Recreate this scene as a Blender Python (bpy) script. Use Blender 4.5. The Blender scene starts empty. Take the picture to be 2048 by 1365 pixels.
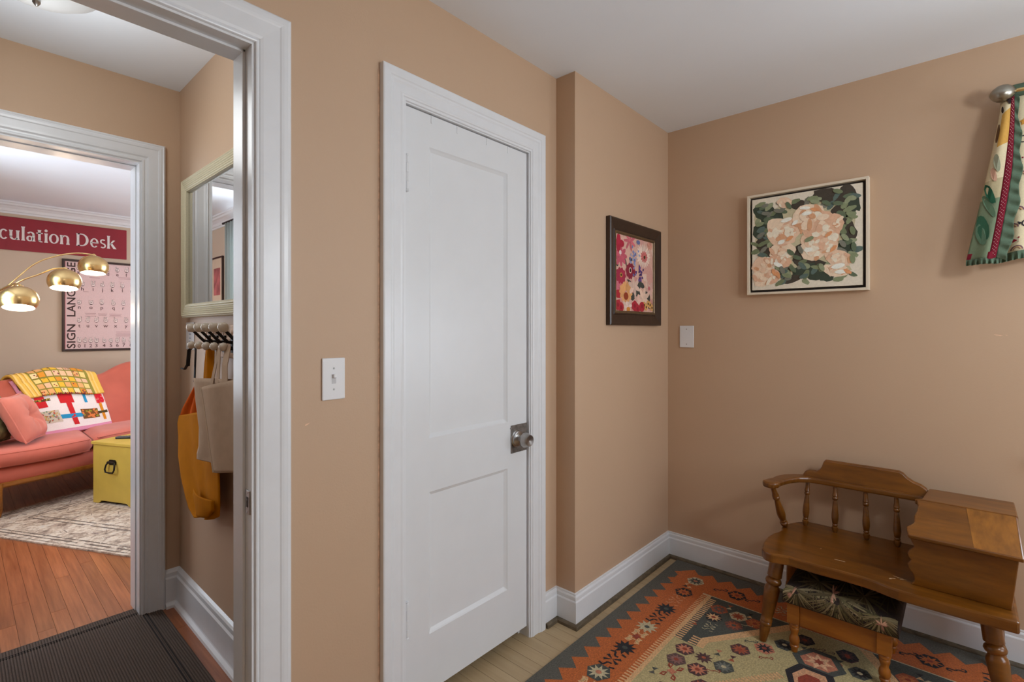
import bpy, math, random
from mathutils import Vector, Matrix
random.seed(7)
SC = bpy.context.scene
COL = SC.collection
# ------------------------------------------------------------------ camera, sky, exposure
cam_d = bpy.data.cameras.new('camera'); cam = bpy.data.objects.new('camera', cam_d); COL.objects.link(cam)
cam_d.sensor_fit = 'HORIZONTAL'; cam_d.sensor_width = 36.0
cam_d.lens = 1003.5 / 2048 * 36.0
cam_d.shift_y = -21.5 / 2048
cam_d.clip_start = 0.02
cam.location = (0, 0, 1.27)
cam.rotation_euler = (math.radians(90), 0, math.radians(42.01 - 90))
SC.camera = cam
SC.view_settings.view_transform = 'Standard'
SC.view_settings.look = 'None'
SC.view_settings.exposure = 0.0
SC.view_settings.gamma = 1.0
SC.view_settings.use_curve_mapping = False
SC.cycles.max_bounces = 7
SC.cycles.diffuse_bounces = 4
SC.cycles.glossy_bounces = 4
SC.cycles.use_adaptive_sampling = True
SC.cycles.adaptive_threshold = .06
SC.cycles.sample_clamp_indirect = 6.0
SC.cycles.caustics_reflective = False
SC.cycles.caustics_refractive = False
SKY = 7.6
w = bpy.data.worlds.new('sky'); SC.world = w; w.use_nodes = True
w.node_tree.nodes['Background'].inputs[0].default_value = (0.86, 0.95, 1.06, 1)
w.node_tree.nodes['Background'].inputs[1].default_value = SKY

def portal(name, loc, rot, sx, sy):
    l = bpy.data.lights.new(name, 'AREA'); l.shape = 'RECTANGLE'; l.size = sx; l.size_y = sy
    l.cycles.is_portal = True
    o = bpy.data.objects.new(name, l); COL.objects.link(o); o.location = loc; o.rotation_euler = rot
    return o
# daylight enters through the windows of the entry room and of the living room
HALL_W = 6.5; LAMP_W = 3.5; ENTRY_W = 23.0
REAR_Y = -2.05; LEFT_X = -1.5
portal('window_light_rear', (1.55, REAR_Y - .06, 1.45), (math.radians(90), 0, 0), 1.2, 1.20)
portal('window_light_right', (2.76, -.87, 1.42), (math.radians(90), 0, math.radians(90)), 1.06, 1.24)
portal('window_light_living', (-.47, 4.25, 1.5), (math.radians(90), 0, math.radians(-90)), 1.5, 1.5)
portal('window_light_living_side', (3.28, 4.4, 1.45), (math.radians(90), 0, math.radians(90)), 1.8, 1.5)

# ------------------------------------------------------------------ materials
def lin(c):
    c = c / 255.0
    return c / 12.92 if c <= .04045 else ((c + .055) / 1.055) ** 2.4
def C(r, g, b, k=1.0):
    return (min(lin(r) * k, .95), min(lin(g) * k, .95), min(lin(b) * k, .95), 1)
def newmat(name):
    m = bpy.data.materials.new(name); m.use_nodes = True
    nt = m.node_tree; b = nt.nodes['Principled BSDF']
    return m, nt, b
def nd(nt, t, **kw):
    n = nt.nodes.new(t)
    for k, v in kw.items(): setattr(n, k, v)
    return n
def noise(nt, scale, detail=3, vec=None, rough=.5):
    n = nd(nt, 'ShaderNodeTexNoise'); n.inputs['Scale'].default_value = scale; n.inputs['Detail'].default_value = detail
    n.inputs['Roughness'].default_value = rough
    if vec is not None: nt.links.new(vec, n.inputs['Vector'])
    return n
def ocoord(nt, scale=(1, 1, 1), rot=(0, 0, 0)):
    t = nd(nt, 'ShaderNodeTexCoord'); mp = nd(nt, 'ShaderNodeMapping'); mp.inputs['Scale'].default_value = scale
    mp.inputs['Rotation'].default_value = rot
    nt.links.new(t.outputs['Object'], mp.inputs['Vector']); return mp.outputs['Vector']
def ramp(nt, fac, stops):
    r = nd(nt, 'ShaderNodeValToRGB'); e = r.color_ramp.elements
    while len(e) < len(stops): e.new(.5)
    for i, (p, c) in enumerate(stops): e[i].position = p; e[i].color = c
    nt.links.new(fac, r.inputs['Fac']); return r.outputs['Color']
def bump(nt, b, h, strength, dist=.002):
    n = nd(nt, 'ShaderNodeBump'); n.inputs['Strength'].default_value = strength; n.inputs['Distance'].default_value = dist
    nt.links.new(h, n.inputs['Height']); nt.links.new(n.outputs['Normal'], b.inputs['Normal'])
def mul(c, k): return (c[0] * k, c[1] * k, c[2] * k, 1)
def plain(name, col, rough=.5, metal=0.0, var=.05, vscale=8.0, bs=0.0, bscale=60, spec=.5, sheen=0.0):
    m, nt, b = newmat(name)
    v = ocoord(nt)
    n = noise(nt, vscale, 3, v)
    nt.links.new(ramp(nt, n.outputs['Fac'], [(.3, mul(col, 1 - var)), (.7, mul(col, 1 + var))]), b.inputs['Base Color'])
    b.inputs['Roughness'].default_value = rough; b.inputs['Metallic'].default_value = metal
    b.inputs['Specular IOR Level'].default_value = spec
    if sheen: b.inputs['Sheen Weight'].default_value = sheen
    if bs:
        n2 = noise(nt, bscale, 3, v); bump(nt, b, n2.outputs['Fac'], bs)
    return m
def wood(name, dark, light, scale=(6, 60, 60), rough=.35, bs=.05, coat=0.0, rand=0.0):
    m, nt, b = newmat(name)
    v = ocoord(nt, scale)
    if rand:
        oi = nd(nt, 'ShaderNodeObjectInfo'); va = nd(nt, 'ShaderNodeVectorMath', operation='ADD')
        sc = nd(nt, 'ShaderNodeVectorMath', operation='SCALE'); sc.inputs['Scale'].default_value = 37.0
        cb = nd(nt, 'ShaderNodeCombineXYZ')
        for i in range(3): nt.links.new(oi.outputs['Random'], cb.inputs[i])
        nt.links.new(cb.outputs[0], sc.inputs[0]); nt.links.new(v, va.inputs[0]); nt.links.new(sc.outputs[0], va.inputs[1]); v = va.outputs[0]
    n = noise(nt, 1.0, 6, v, .6)
    col = ramp(nt, n.outputs['Fac'], [(.28, dark), (.5, mul(((dark[0] + light[0]) / 2, (dark[1] + light[1]) / 2, (dark[2] + light[2]) / 2), 1)), (.72, light)])
    if rand:
        hs = nd(nt, 'ShaderNodeHueSaturation'); mr = nd(nt, 'ShaderNodeMapRange')
        mr.inputs['To Min'].default_value = 1 - rand; mr.inputs['To Max'].default_value = 1 + rand
        nt.links.new(oi.outputs['Random'], mr.inputs['Value']); nt.links.new(mr.outputs[0], hs.inputs['Value']); nt.links.new(col, hs.inputs['Color']); col = hs.outputs['Color']
    nt.links.new(col, b.inputs['Base Color'])
    b.inputs['Roughness'].default_value = rough
    if coat: b.inputs['Coat Weight'].default_value = coat; b.inputs['Coat Roughness'].default_value = .15
    if bs: bump(nt, b, n.outputs['Fac'], bs, .001)
    return m
def attrmat(name, rough=.8, var=.08, vscale=300, bs=.0, bscale=400, k=1.0, sheen=0.0, spec=.3, stretch=(1, 1, 1)):
    m, nt, b = newmat(name)
    a = nd(nt, 'ShaderNodeAttribute', attribute_name='tint')
    v = ocoord(nt, stretch); n = noise(nt, vscale, 2, v)
    mr = nd(nt, 'ShaderNodeMapRange'); mr.inputs['From Min'].default_value = .25; mr.inputs['From Max'].default_value = .75
    mr.inputs['To Min'].default_value = k * (1 - var); mr.inputs['To Max'].default_value = k * (1 + var)
    nt.links.new(n.outputs['Fac'], mr.inputs['Value'])
    x = nd(nt, 'ShaderNodeVectorMath', operation='SCALE'); nt.links.new(a.outputs['Color'], x.inputs[0]); nt.links.new(mr.outputs[0], x.inputs['Scale'])
    nt.links.new(x.outputs[0], b.inputs['Base Color']); b.inputs['Roughness'].default_value = rough; b.inputs['Specular IOR Level'].default_value = spec
    if sheen: b.inputs['Sheen Weight'].default_value = sheen
    if bs:
        n2 = noise(nt, bscale, 2, v); bump(nt, b, n2.outputs['Fac'], bs, .003)
    return m
def emit(name, col, s):
    m, nt, b = newmat(name); b.inputs['Emission Color'].default_value = col; b.inputs['Emission Strength'].default_value = s
    b.inputs['Base Color'].default_value = col
    return m
def paneglass(name):
    m, nt, b = newmat(name); out = nt.nodes['Material Output']
    t = nd(nt, 'ShaderNodeBsdfTransparent'); g = nd(nt, 'ShaderNodeBsdfGlossy'); g.inputs['Roughness'].default_value = .02
    x = nd(nt, 'ShaderNodeMixShader'); x.inputs[0].default_value = .06
    nt.links.new(t.outputs[0], x.inputs[1]); nt.links.new(g.outputs[0], x.inputs[2]); nt.links.new(x.outputs[0], out.inputs['Surface'])
    return m
WALLC = C(168, 136, 111, 1.42)
M = {}
M['wall'] = plain('wall_paint', (.575, .392, .258, 1), .55, var=.012, vscale=3, bs=.12, bscale=180)
M['wall_living'] = plain('living_wall_paint', (.60, .475, .36, 1), .6, var=.012, vscale=3, bs=.1, bscale=180)
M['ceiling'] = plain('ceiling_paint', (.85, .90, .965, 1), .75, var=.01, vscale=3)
M['trim'] = plain('trim_paint', (.78, .795, .815, 1), .28, var=.015, vscale=20, bs=.05, bscale=40)
M['door'] = plain('door_paint', (.76, .775, .79, 1), .33, var=.012, vscale=10, bs=.04, bscale=60)
M['shoe'] = wood('shoe_wood', C(74, 64, 50), C(120, 104, 82), (30, 30, 60), .6)
M['plank_beige'] = wood('painted_planks', C(172, 148, 112, 1.05), C(186, 162, 126, 1.05), (60, 4, 60), .5, .04, rand=.04)
M['plank_red'] = wood('red_oak_planks', C(128, 68, 36), C(176, 108, 68), (60, 3, 60), .28, .05, rand=.16)
M['subfloor'] = plain('floor_gap', C(52, 34, 22), .9)
M['subfloor_beige'] = plain('floor_gap_beige', C(88, 70, 48), .9)
M['bench_wood'] = wood('bench_maple_stain', C(88, 48, 5), C(130, 78, 18), (30, 5, 30), .3, .03, coat=.25)
M['stool_wood'] = wood('stool_pine_stain', C(128, 70, 12), C(166, 100, 28), (30, 5, 30), .35, .03, coat=.2)
M['brown_frame'] = wood('dark_frame_wood', C(44, 30, 22), C(66, 46, 34), (40, 40, 4), .35, .05)
M['steel'] = plain('brushed_steel', (.42, .41, .40, 1), .28, 1.0, .1, 40)
M['old_steel'] = plain('worn_steel', (.26, .24, .22, 1), .42, 1.0, .3, 60, bs=.2)
M['iron'] = plain('dark_iron', C(40, 34, 30), .45, .6)
M['brass'] = plain('satin_brass', (.72, .50, .22, 1), .26, 1.0, .05, 30)
M['white_plastic'] = plain('white_plastic', (.82, .82, .83, 1), .3, var=.01)
M['black'] = plain('black_plastic', (.015, .015, .015, 1), .4)
M['mirror'] = plain('mirror_silver', (.90, .91, .91, 1), .01, 1.0, 0.0)
M['pane'] = paneglass('window_glass')
M['tint'] = attrmat('printed_tint', .7, .05, 120)
M['tint_matte'] = attrmat('painted_canvas', .75, .07, 90, .25, 220)
M['tint_rug'] = attrmat('rug_wool', .95, .34, 170, .8, 300, sheen=.1)
M['tint_cloth'] = attrmat('printed_cotton', .9, .06, 200, .2, 300)

# ------------------------------------------------------------------ mesh builder
class MB:
    def __init__(s): s.v = []; s.f = []; s.c = []; s.has = False
    def poly(s, pts, col=None):
        i = len(s.v); s.v += [tuple(p) for p in pts]; s.f.append(tuple(range(i, i + len(pts)))); s.c.append(col)
        if col is not None: s.has = True
        return s
    def box(s, x0, x1, y0, y1, z0, z1, col=None):
        i = len(s.v)
        s.v += [(x0, y0, z0), (x1, y0, z0), (x1, y1, z0), (x0, y1, z0), (x0, y0, z1), (x1, y0, z1), (x1, y1, z1), (x0, y1, z1)]
        for f in ((0, 3, 2, 1), (4, 5, 6, 7), (0, 1, 5, 4), (1, 2, 6, 5), (2, 3, 7, 6), (3, 0, 4, 7)):
            s.f.append(tuple(i + k for k in f)); s.c.append(col)
        return s
    def prism(s, pts, e, col=None):
        """pts: 3D polygon, e: extrusion vector"""
        n = len(pts); i = len(s.v); e = Vector(e)
        s.v += [tuple(p) for p in pts] + [tuple(Vector(p) + e) for p in pts]
        s.f.append(tuple(range(i + n - 1, i - 1, -1))); s.c.append(col)
        s.f.append(tuple(range(i + n, i + 2 * n))); s.c.append(col)
        for k in range(n):
            k2 = (k + 1) % n
            s.f.append((i + k, i + k2, i + n + k2, i + n + k)); s.c.append(col)
        return s
    def rings(s, rings, capped=True, closed=False, col=None):
        n = len(rings[0]); i = len(s.v)
        for r in rings: s.v += [tuple(p) for p in r]
        R = len(rings)
        for a in range(R if closed else R - 1):
            b = (a + 1) % R
            for k in range(n):
                k2 = (k + 1) % n
                s.f.append((i + a * n + k, i + a * n + k2, i + b * n + k2, i + b * n + k)); s.c.append(col)
        if capped and not closed:
            s.f.append(tuple(i + k for k in range(n - 1, -1, -1))); s.c.append(col)
            s.f.append(tuple(i + (R - 1) * n + k for k in range(n))); s.c.append(col)
        return s
    def tube(s, path, rad, n=10, capped=True, flat=1.0, col=None):
        P = [Vector(p) for p in path]; rings = []
        if not isinstance(rad, (list, tuple)): rad = [rad] * len(P)
        up = None
        for k, p in enumerate(P):
            d = (P[min(k + 1, len(P) - 1)] - P[max(k - 1, 0)]).normalized()
            if up is None:
                a = Vector((0, 0, 1)) if abs(d.z) < .9 else Vector((1, 0, 0))
            else: a = up
            sx = d.cross(a).normalized(); up = sx.cross(d).normalized()
            rings.append([p + rad[k] * (math.cos(t) * sx + flat * math.sin(t) * up) for t in [2 * math.pi * q / n for q in range(n)]])
        return s.rings(rings, capped, col=col)
    def turned(s, p0, p1, prof, n=14, col=None):
        p0 = Vector(p0); p1 = Vector(p1); d = (p1 - p0)
        dn = d.normalized(); a = Vector((1, 0, 0)) if abs(dn.x) < .9 else Vector((0, 1, 0))
        sx = dn.cross(a).normalized(); sy = dn.cross(sx)
        rings = [[p0 + d * t + r * (math.cos(q) * sx + math.sin(q) * sy) for q in [2 * math.pi * k / n for k in range(n)]] for t, r in prof]
        return s.rings(rings, True, col=col)
    def grid(s, fn, nu, nv, col=None, cf=None):
        i = len(s.v)
        for a in range(nu + 1):
            for b in range(nv + 1): s.v.append(tuple(fn(a / nu, b / nv)))
        for a in range(nu):
            for b in range(nv):
                p = i + a * (nv + 1) + b
                s.f.append((p, p + nv + 1, p + nv + 2, p + 1)); s.c.append(cf((a + .5) / nu, (b + .5) / nv) if cf else col)
        if col is not None or cf: s.has = True
        return s
    def build(s, name, mat, parent=None, smooth=False, bevel=0.0, solid=0.0, subsurf=0, angle=40):
        me = bpy.data.meshes.new(name); me.from_pydata(s.v, [], s.f)
        if s.has:
            ca = me.color_attributes.new('tint', 'FLOAT_COLOR', 'CORNER'); vals = []
            for f, c in zip(s.f, s.c): vals += list(c or (1, 1, 1, 1)) * len(f)
            ca.data.foreach_set('color', vals)
        me.materials.append(mat if not isinstance(mat, str) else M[mat]); me.update()
        o = bpy.data.objects.new(name, me); COL.objects.link(o)
        if parent: o.parent = parent
        if smooth:
            me.polygons.foreach_set('use_smooth', [True] * len(me.polygons))
            if angle and angle < 180:
                try: me.set_sharp_from_angle(angle=math.radians(angle))
                except Exception: pass
        if bevel:
            b = o.modifiers.new('bevel', 'BEVEL'); b.width = bevel; b.segments = 2; b.limit_method = 'ANGLE'
        if subsurf:
            b = o.modifiers.new('sub', 'SUBSURF'); b.levels = subsurf; b.render_levels = subsurf
        if solid:
            b = o.modifiers.new('solid', 'SOLIDIFY'); b.thickness = solid; b.offset = 0
        return o
def root(name, loc=(0, 0, 0)):
    o = bpy.data.objects.new(name, None); COL.objects.link(o); o.location = loc; o.empty_display_size = .1; return o
def tag(o, label, cat, group=None):
    o['label'] = label; o['category'] = cat
    if group: o['group'] = group
    return o
def struct(o, label=None):
    o['kind'] = 'structure'
    if label: o['label'] = label
    return o
def clonemesh(o, name, parent, loc=(0, 0, 0)):
    c = o.copy(); COL.objects.link(c); c.name = name; c.parent = parent; c.location = loc; return c
def offset_path(path, d):
    """offset an open XY polyline to its right-hand side by d with mitred corners"""
    out = []
    for i, p in enumerate(path):
        ns = []
        for a, b in ((i - 1, i), (i, i + 1)):
            if a < 0 or b >= len(path): continue
            v = Vector((path[b][0] - path[a][0], path[b][1] - path[a][1])).normalized(); ns.append(Vector((v.y, -v.x)))
        if len(ns) == 1: n = ns[0]
        else: n = (ns[0] + ns[1]) / (1 + ns[0].dot(ns[1]))
        out.append((p[0] + n.x * d, p[1] + n.y * d))
    return out
def moulding(path, prof, names, mat, smooth=False):
    """sweep a (depth, z) profile along an XY path, one object for each segment"""
    offs = [[(x, y, z) for (x, y) in offset_path(path, d)] for d, z in prof]
    objs = []
    for k in range(len(path) - 1):
        if names[k] is None: continue
        mb = MB(); n = len(prof)
        mb.rings([[offs[j][k] for j in range(n)], [offs[j][k + 1] for j in range(n)]])
        o = mb.build(names[k], mat); struct(o); objs.append(o)
    return objs
def casing(name, x0, x1, z1, y, sgn, prof, mat='trim', parent=None, zb=0.0):
    """U shaped casing round an opening in a wall facing sgn*Y; prof: (outward offset, protrusion)"""
    mb = MB(); rings = []
    for q in range(4):
        r = []
        for o_, p_ in prof:
            X = x0 - o_ if q < 2 else x1 + o_; Z = zb if q in (0, 3) else z1 + o_
            r.append((X, y + sgn * p_, Z))
        rings.append(r)
    mb.rings(rings)
    return mb.build(name, mat, parent)
def wall_cells(mb, u0, u1, z0, z1, holes, put):
    us = sorted({u0, u1} | {h[0] for h in holes} | {h[1] for h in holes}); zs = sorted({z0, z1} | {h[2] for h in holes} | {h[3] for h in holes})
    for a in range(len(us) - 1):
        run = None
        for b in range(len(zs) - 1):
            um = (us[a] + us[a + 1]) / 2; zm = (zs[b] + zs[b + 1]) / 2
            solid = not any(h[0] < um < h[1] and h[2] < zm < h[3] for h in holes)
            if solid:
                if run is None: run = zs[b]
            if (not solid) and run is not None: put(us[a], us[a + 1], run, zs[b]); run = None
        if run is not None: put(us[a], us[a + 1], run, zs[-1])
def wall_y(name, x0, x1, y0, y1, z1, holes=(), mat='wall', z0=0.0):
    mb = MB(); wall_cells(mb, x0, x1, z0, z1, holes, lambda a, b, c, d: mb.box(a, b, y0, y1, c, d)); return struct(mb.build(name, mat))
def wall_x(name, x0, x1, y0, y1, z1, holes=(), mat='wall', z0=0.0):
    mb = MB(); wall_cells(mb, y0, y1, z0, z1, holes, lambda a, b, c, d: mb.box(x0, x1, a, b, c, d)); return struct(mb.build(name, mat))
# ================================================================== the rooms
CEIL = 2.383
W1 = 1.34; W1B = 1.44; W2 = 2.69; BX = 1.78; BY = 1.24
D1 = (-.27, .50); D1T = 1.991          # doorway to the hall
CD = (.971, 1.586); CDT = 2.003        # closet door opening
HX = .702; HY = 2.72; HYB = 2.86
D2 = (-.23, .547); D2T = 2.012
LX = -.38; LY = 6.16; LRX = 3.2
wall_y('wall_front', LEFT_X - .1, BX + .02, W1, W1B, CEIL, [(D1[0] - .018, D1[1] + .018, 0, D1T + .018), (CD[0] - .018, CD[1] + .018, 0, CDT + .018)])
wall_y('wall_front_bump', BX, W2 + .1, BY, W1B, CEIL)
wall_x('wall_right', W2, W2 + .12, REAR_Y - .12, BY, CEIL, [(-1.40, -.34, .80, 2.04)])
wall_y('wall_rear', LEFT_X - .1, W2, REAR_Y - .12, REAR_Y, CEIL, [(.95, 2.15, .85, 2.05)])
wall_x('wall_left', LEFT_X - .1, LEFT_X, REAR_Y, W1, CEIL)
wall_x('wall_hall_right', HX, HX + .1, W1B, HY, CEIL)
wall_y('wall_hall_back', -1.7, LRX + .1, HY, HYB, CEIL, [(D2[0] - .018, D2[1] + .018, 0, D2T + .018)])
wall_x('wall_hall_left', -1.7, -1.6, W1B, HY, CEIL)
wall_y('wall_living_back', LX - .1, LRX + .1, LY, LY + .1, CEIL, mat='wall_living')
wall_x('wall_living_left', LX - .12, LX, HYB, LY, CEIL, [(3.50, 5.00, .75, 2.25)], mat='wall_living')
wall_x('wall_living_right', LRX, LRX + .12, HYB, LY, CEIL, [(3.5, 5.3, .7, 2.2)], mat='wall_living')
# living side of the wall between hall and living room has the living colour
wall_y('wall_living_front', LX, LRX, HYB, HYB + .006, CEIL, [(D2[0] - .018, D2[1] + .018, 0, D2T + .018)], mat='wall_living')
wall_x('wall_closet_side', 1.90, 2.0, W1B, HY, CEIL)
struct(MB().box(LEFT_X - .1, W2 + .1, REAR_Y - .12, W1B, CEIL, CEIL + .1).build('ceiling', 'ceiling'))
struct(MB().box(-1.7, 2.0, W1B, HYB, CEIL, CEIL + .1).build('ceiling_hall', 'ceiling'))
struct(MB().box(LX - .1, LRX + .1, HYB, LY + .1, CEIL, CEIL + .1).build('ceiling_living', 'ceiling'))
# ---- floors, every board its own piece
def planks(name, mat, sub, x0, x1, y0, y1, w_, lens, label, sub_mb):
    base = struct(sub_mb.build(name, sub), label)
    x = x0; proto = {}
    rnd = random.Random(3)
    i = 0
    while x < x1 - .005:
        ww = min(w_, x1 - x); segs = lens(i)
        y = y0
        for L in segs:
            L = min(L, y1 - y)
            if L <= .01: continue
            key = (round(ww, 4), round(L, 3))
            if key not in proto:
                o = MB().box(.0006, ww - .0006, .0005, L - .0005, -.012, 0).build('plank', mat, base); proto[key] = o; o.location = (x, y, 0)
            else:
                o = clonemesh(proto[key], 'plank', base, (x, y, 0))
            y += L
        x += w_; i += 1
    return base
fl_mb = MB().box(LEFT_X, W2, REAR_Y, W1B - .02, -.06, -.0015)
planks('floor', 'plank_beige', 'subfloor_beige', LEFT_X, W2, REAR_Y, W1B - .02, .0585, lambda i: [3.6], 'beige painted narrow strip floorboards of the entry room', fl_mb)
fh_mb = MB().box(-1.6, 1.9, W1B - .02, HYB, -.06, -.0015).box(LX, LRX, HYB, LY, -.06, -.0015)
def hl(i):
    r = random.Random(i * 13 + 5); out = []; t = 0
    while t < 4.9: L = r.uniform(.9, 2.3); out.append(L); t += L
    return out
planks('floor_hall', 'plank_red', 'subfloor', LX, 1.34, W1B - .02, LY, .0556, hl, 'red brown oak strip floorboards of hall and living room', fh_mb)
struct(MB().box(1.34, LRX, HYB, LY, -.0014, 0).box(-1.6, LX, W1B - .02, HYB - .14, -.0014, 0).build('floor_living_far', 'plank_red'))
# ---- baseboards and shoe moulding of the entry room
bprof = [(0, .0), (.016, .0), (.016, .107), (.014, .111), (.012, .113), (.012, .127), (.010, .131), (.007, .133), (.007, .139), (0, .141)]
moulding([(1.684, W1), (BX, W1), (BX, BY), (W2, BY), (W2, REAR_Y)], bprof, ['baseboard_front', 'baseboard_bump', 'baseboard_front_bump', 'baseboard_right'], 'trim')
moulding([(.598, W1), (.876, W1)], bprof, ['baseboard_front_middle'], 'trim')
moulding([(W2, REAR_Y), (LEFT_X, REAR_Y), (LEFT_X, W1)], bprof, ['baseboard_rear', 'baseboard_left'], 'trim')
sprof = [(.0165, 0), (.029, 0), (.0285, .012), (.025, .018), (.0165, .020)]
moulding([(1.684, W1), (BX, W1), (BX, BY), (W2, BY), (W2, REAR_Y)], sprof, ['trim_shoe_front', 'trim_shoe_bump', 'trim_shoe_front_bump', 'trim_shoe_right'], 'shoe')
hprof = [(0, 0), (.032, 0), (.030, .012), (.020, .022), (.018, .026), (.018, .130), (.013, .138), (.013, .155), (.008, .162), (0, .170)]
moulding([(.642, HY), (HX, HY), (HX, W1B)], hprof, ['baseboard_hall_back', 'baseboard_hall_right'], 'trim')
moulding([(LX, HYB), (LX, LY), (LRX, LY), (LRX, HYB)], hprof, ['baseboard_living_left', 'baseboard_living_back', 'baseboard_living_right'], 'trim')
cprof = [(0, 2.285), (.010, 2.285), (.012, 2.300), (.022, 2.305), (.030, 2.325), (.050, 2.345), (.066, 2.352), (.070, 2.366), (.084, 2.370), (.084, CEIL), (0, CEIL)]
moulding([(LX, HYB), (LX, LY), (LRX, LY), (LRX, HYB)], cprof, ['trim_crown_living_left', 'trim_crown_living_back', 'trim_crown_living_right'], 'trim')
# ---- doorway to the hall: casing, jamb with stop, strike plate
cp = [(0, 0), (0, .011), (.002, .0145), (.005, .0155), (.008, .0135), (.010, .0115), (.013, .014), (.020, .0155), (.060, .0175), (.064, .0195), (.070, .0205), (.080, .0205), (.086, .019), (.090, .016), (.090, 0)]
t1 = struct(casing('trim_1', D1[0] - .006, D1[1] + .006, D1T + .006, W1, -1, cp), 'white moulded casing of the open doorway to the hall')
def jamb(x0, x1, zt, y0, y1, ys, st, parent):
    for sx, x in ((-1, x0), (1, x1)):
        a, b = sorted((x, x + sx * .018)); MB().box(a, b, y0, y1, 0, zt + .018).build('jamb', 'trim', parent)
        a, b = sorted((x, x - sx * st)); MB().box(a, b, ys, y1, 0, zt - .0).build('door_stop', 'trim', parent, bevel=.0015)
    MB().box(x0, x1, y0, y1, zt, zt + .018).build('head_jamb', 'trim', parent)
    MB().box(x0, x1, ys, y1, zt - st, zt).build('head_stop', 'trim', parent, bevel=.0015)
jamb(D1[0], D1[1], D1T, W1 - .008, W1B - .002, 1.373, .0068, t1)
sp = MB().box(.4975, .5005, 1.340, 1.368, .803, .863).build('strike_plate', 'steel', t1, bevel=.001); sp['label'] = 'small steel strike plate'
MB().box(.4968, .4980, 1.349, 1.360, .820, .846).build('strike_hole', 'black', sp)
for zz in (.809, .857): MB().turned((.4976, 1.3545, zz), (.4968, 1.3545, zz), [(0, .003), (1, .0025)], 10).build('screw', 'steel', sp)
casing('back_casing', D1[0] - .006, D1[1] + .006, D1T + .006, W1B, 1, cp, parent=t1)
# ---- doorway to the living room
cp2 = [(0, 0), (0, .010), (.004, .014), (.010, .014), (.014, .010), (.020, .011), (.026, .016), (.034, .017), (.060, .018), (.064, .021), (.072, .022), (.078, .020), (.082, .022), (.088, .018), (.088, 0)]
t2 = struct(casing('trim_2', D2[0] - .006, D2[1] + .006, D2T + .006, HY, -1, cp2), 'white moulded casing of the doorway to the living room')
jamb(D2[0], D2[1], D2T, HY - .006, HYB + .004, 2.775, .004, t2)
casing('back_casing', D2[0] - .006, D2[1] + .006, D2T + .006, HYB + .006, 1, cp2, parent=t2)
# ---- closet door and its casing
cpd = [(0, 0), (0, .008), (.0015, .012), (.010, .012), (.013, .015), (.018, .016), (.024, .0145), (.050, .0145), (.056, .018), (.064, .018), (.068, .021), (.092, .022), (.097, .020), (.097, 0)]
cpd = [(o * .92, p) for o, p in cpd]
t3 = struct(casing('trim_3', CD[0] - .004, CD[1] + .004, CDT + .004, W1, -1, cpd), 'white moulded casing round the closet door')
jamb(CD[0], CD[1], CDT, W1 - .006, W1B - .002, 1.385, .010, t3)
casing_edge = MB().box(.871, .8775, W1 - .0012, W1, .06, 2.075).build('paint_ridge', plain('old_paint', C(205, 168, 138, 1.1), .5, var=.2, vscale=60), t3)
d = root('door_1', (CD[0] + .003, W1 + .004, .0)); struct(d, 'white painted two panel closet door')
dw = CD[1] - CD[0] - .0065; dz0 = .047; dz1 = CDT - .0035; TH = .035
PX0 = .100; PX1 = dw - .117
holes = [(PX0, PX1, .905, 1.890), (PX0, PX1, .241, .722)]
slab = MB(); wall_cells(slab, 0, dw, dz0, dz1, holes, lambda a, b, c, e: slab.box(a, b, 0, TH, c, e))
slab.build('slab', 'door', d)
for (a, b, c, e) in holes:
    mb = MB(); r = .010; q = .013
    o4 = [(a, 0.0005, c), (b, 0.0005, c), (b, 0.0005, e), (a, 0.0005, e)]
    m4 = [(a + .004, .004, c + .004), (b - .004, .004, c + .004), (b - .004, .004, e - .004), (a + .004, .004, e - .004)]
    i4 = [(a + q, r, c + q), (b - q, r, c + q), (b - q, r, e - q), (a + q, r, e - q)]
    for A, B in ((o4, m4), (m4, i4)):
        for k in range(4): mb.poly([A[k], A[(k + 1) % 4], B[(k + 1) % 4], B[k]])
    mb.poly(i4); mb.poly([(a, TH * .8, c), (b, TH * .8, c), (b, TH * .8, e), (a, TH * .8, e)])
    mb.build('panel', 'door', d)
for zz in (1.717, .270):
    h = MB().turned((.003, -.0065, zz), (.003, -.0065, zz + .125), [(0, .002), (.03, .0075), (.06, .005), (.08, .0068), (.26, .0068), (.27, .0055), (.28, .0068), (.50, .0068), (.51, .0055), (.52, .0068), (.74, .0068), (.75, .0055), (.76, .0068), (.93, .0068), (.95, .005), (.98, .0075), (1, .002)], 12).build('hinge', 'door', d, smooth=True, angle=30)
    h['label'] = 'painted butt hinge'
    for q0, q1_ in ((.010, .034), (.052, .082), (.098, .116)): MB().box(-.0060, -.0032, -.0042, .0, zz + q0, zz + q1_).build('hinge_gap', 'subfloor', h)
    MB().box(.003, .016, -.0015, .001, zz + .012, zz + .113).build('hinge_leaf', 'door', h)
for xx in (.107, .224, .372, .490):
    MB().box(xx, xx + .004, -.0018, 0, dz1 - .027, dz1 + .002).box(xx, xx + .004, -.0018, TH, dz1, dz1 + .002).build('hook_tab', 'trim', d)
bp = MB().box(dw - .0985, dw - .001, -.003, 0, .777, .889).build('knob_plate', 'old_steel', d, bevel=.0025); bp['label'] = 'worn square steel escutcheon'
kx = dw - .066; kz = .834
for px, pz in ((-.040, .050), (.052, .050), (-.026, -.048), (.044, -.048)):
    MB().turned((kx + px * .85 - .0, -.003, kz + pz - .006), (kx + px * .85, -.0045, kz + pz - .006), [(0, .0035), (1, .003)], 10).build('screw', 'steel', bp)
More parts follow.
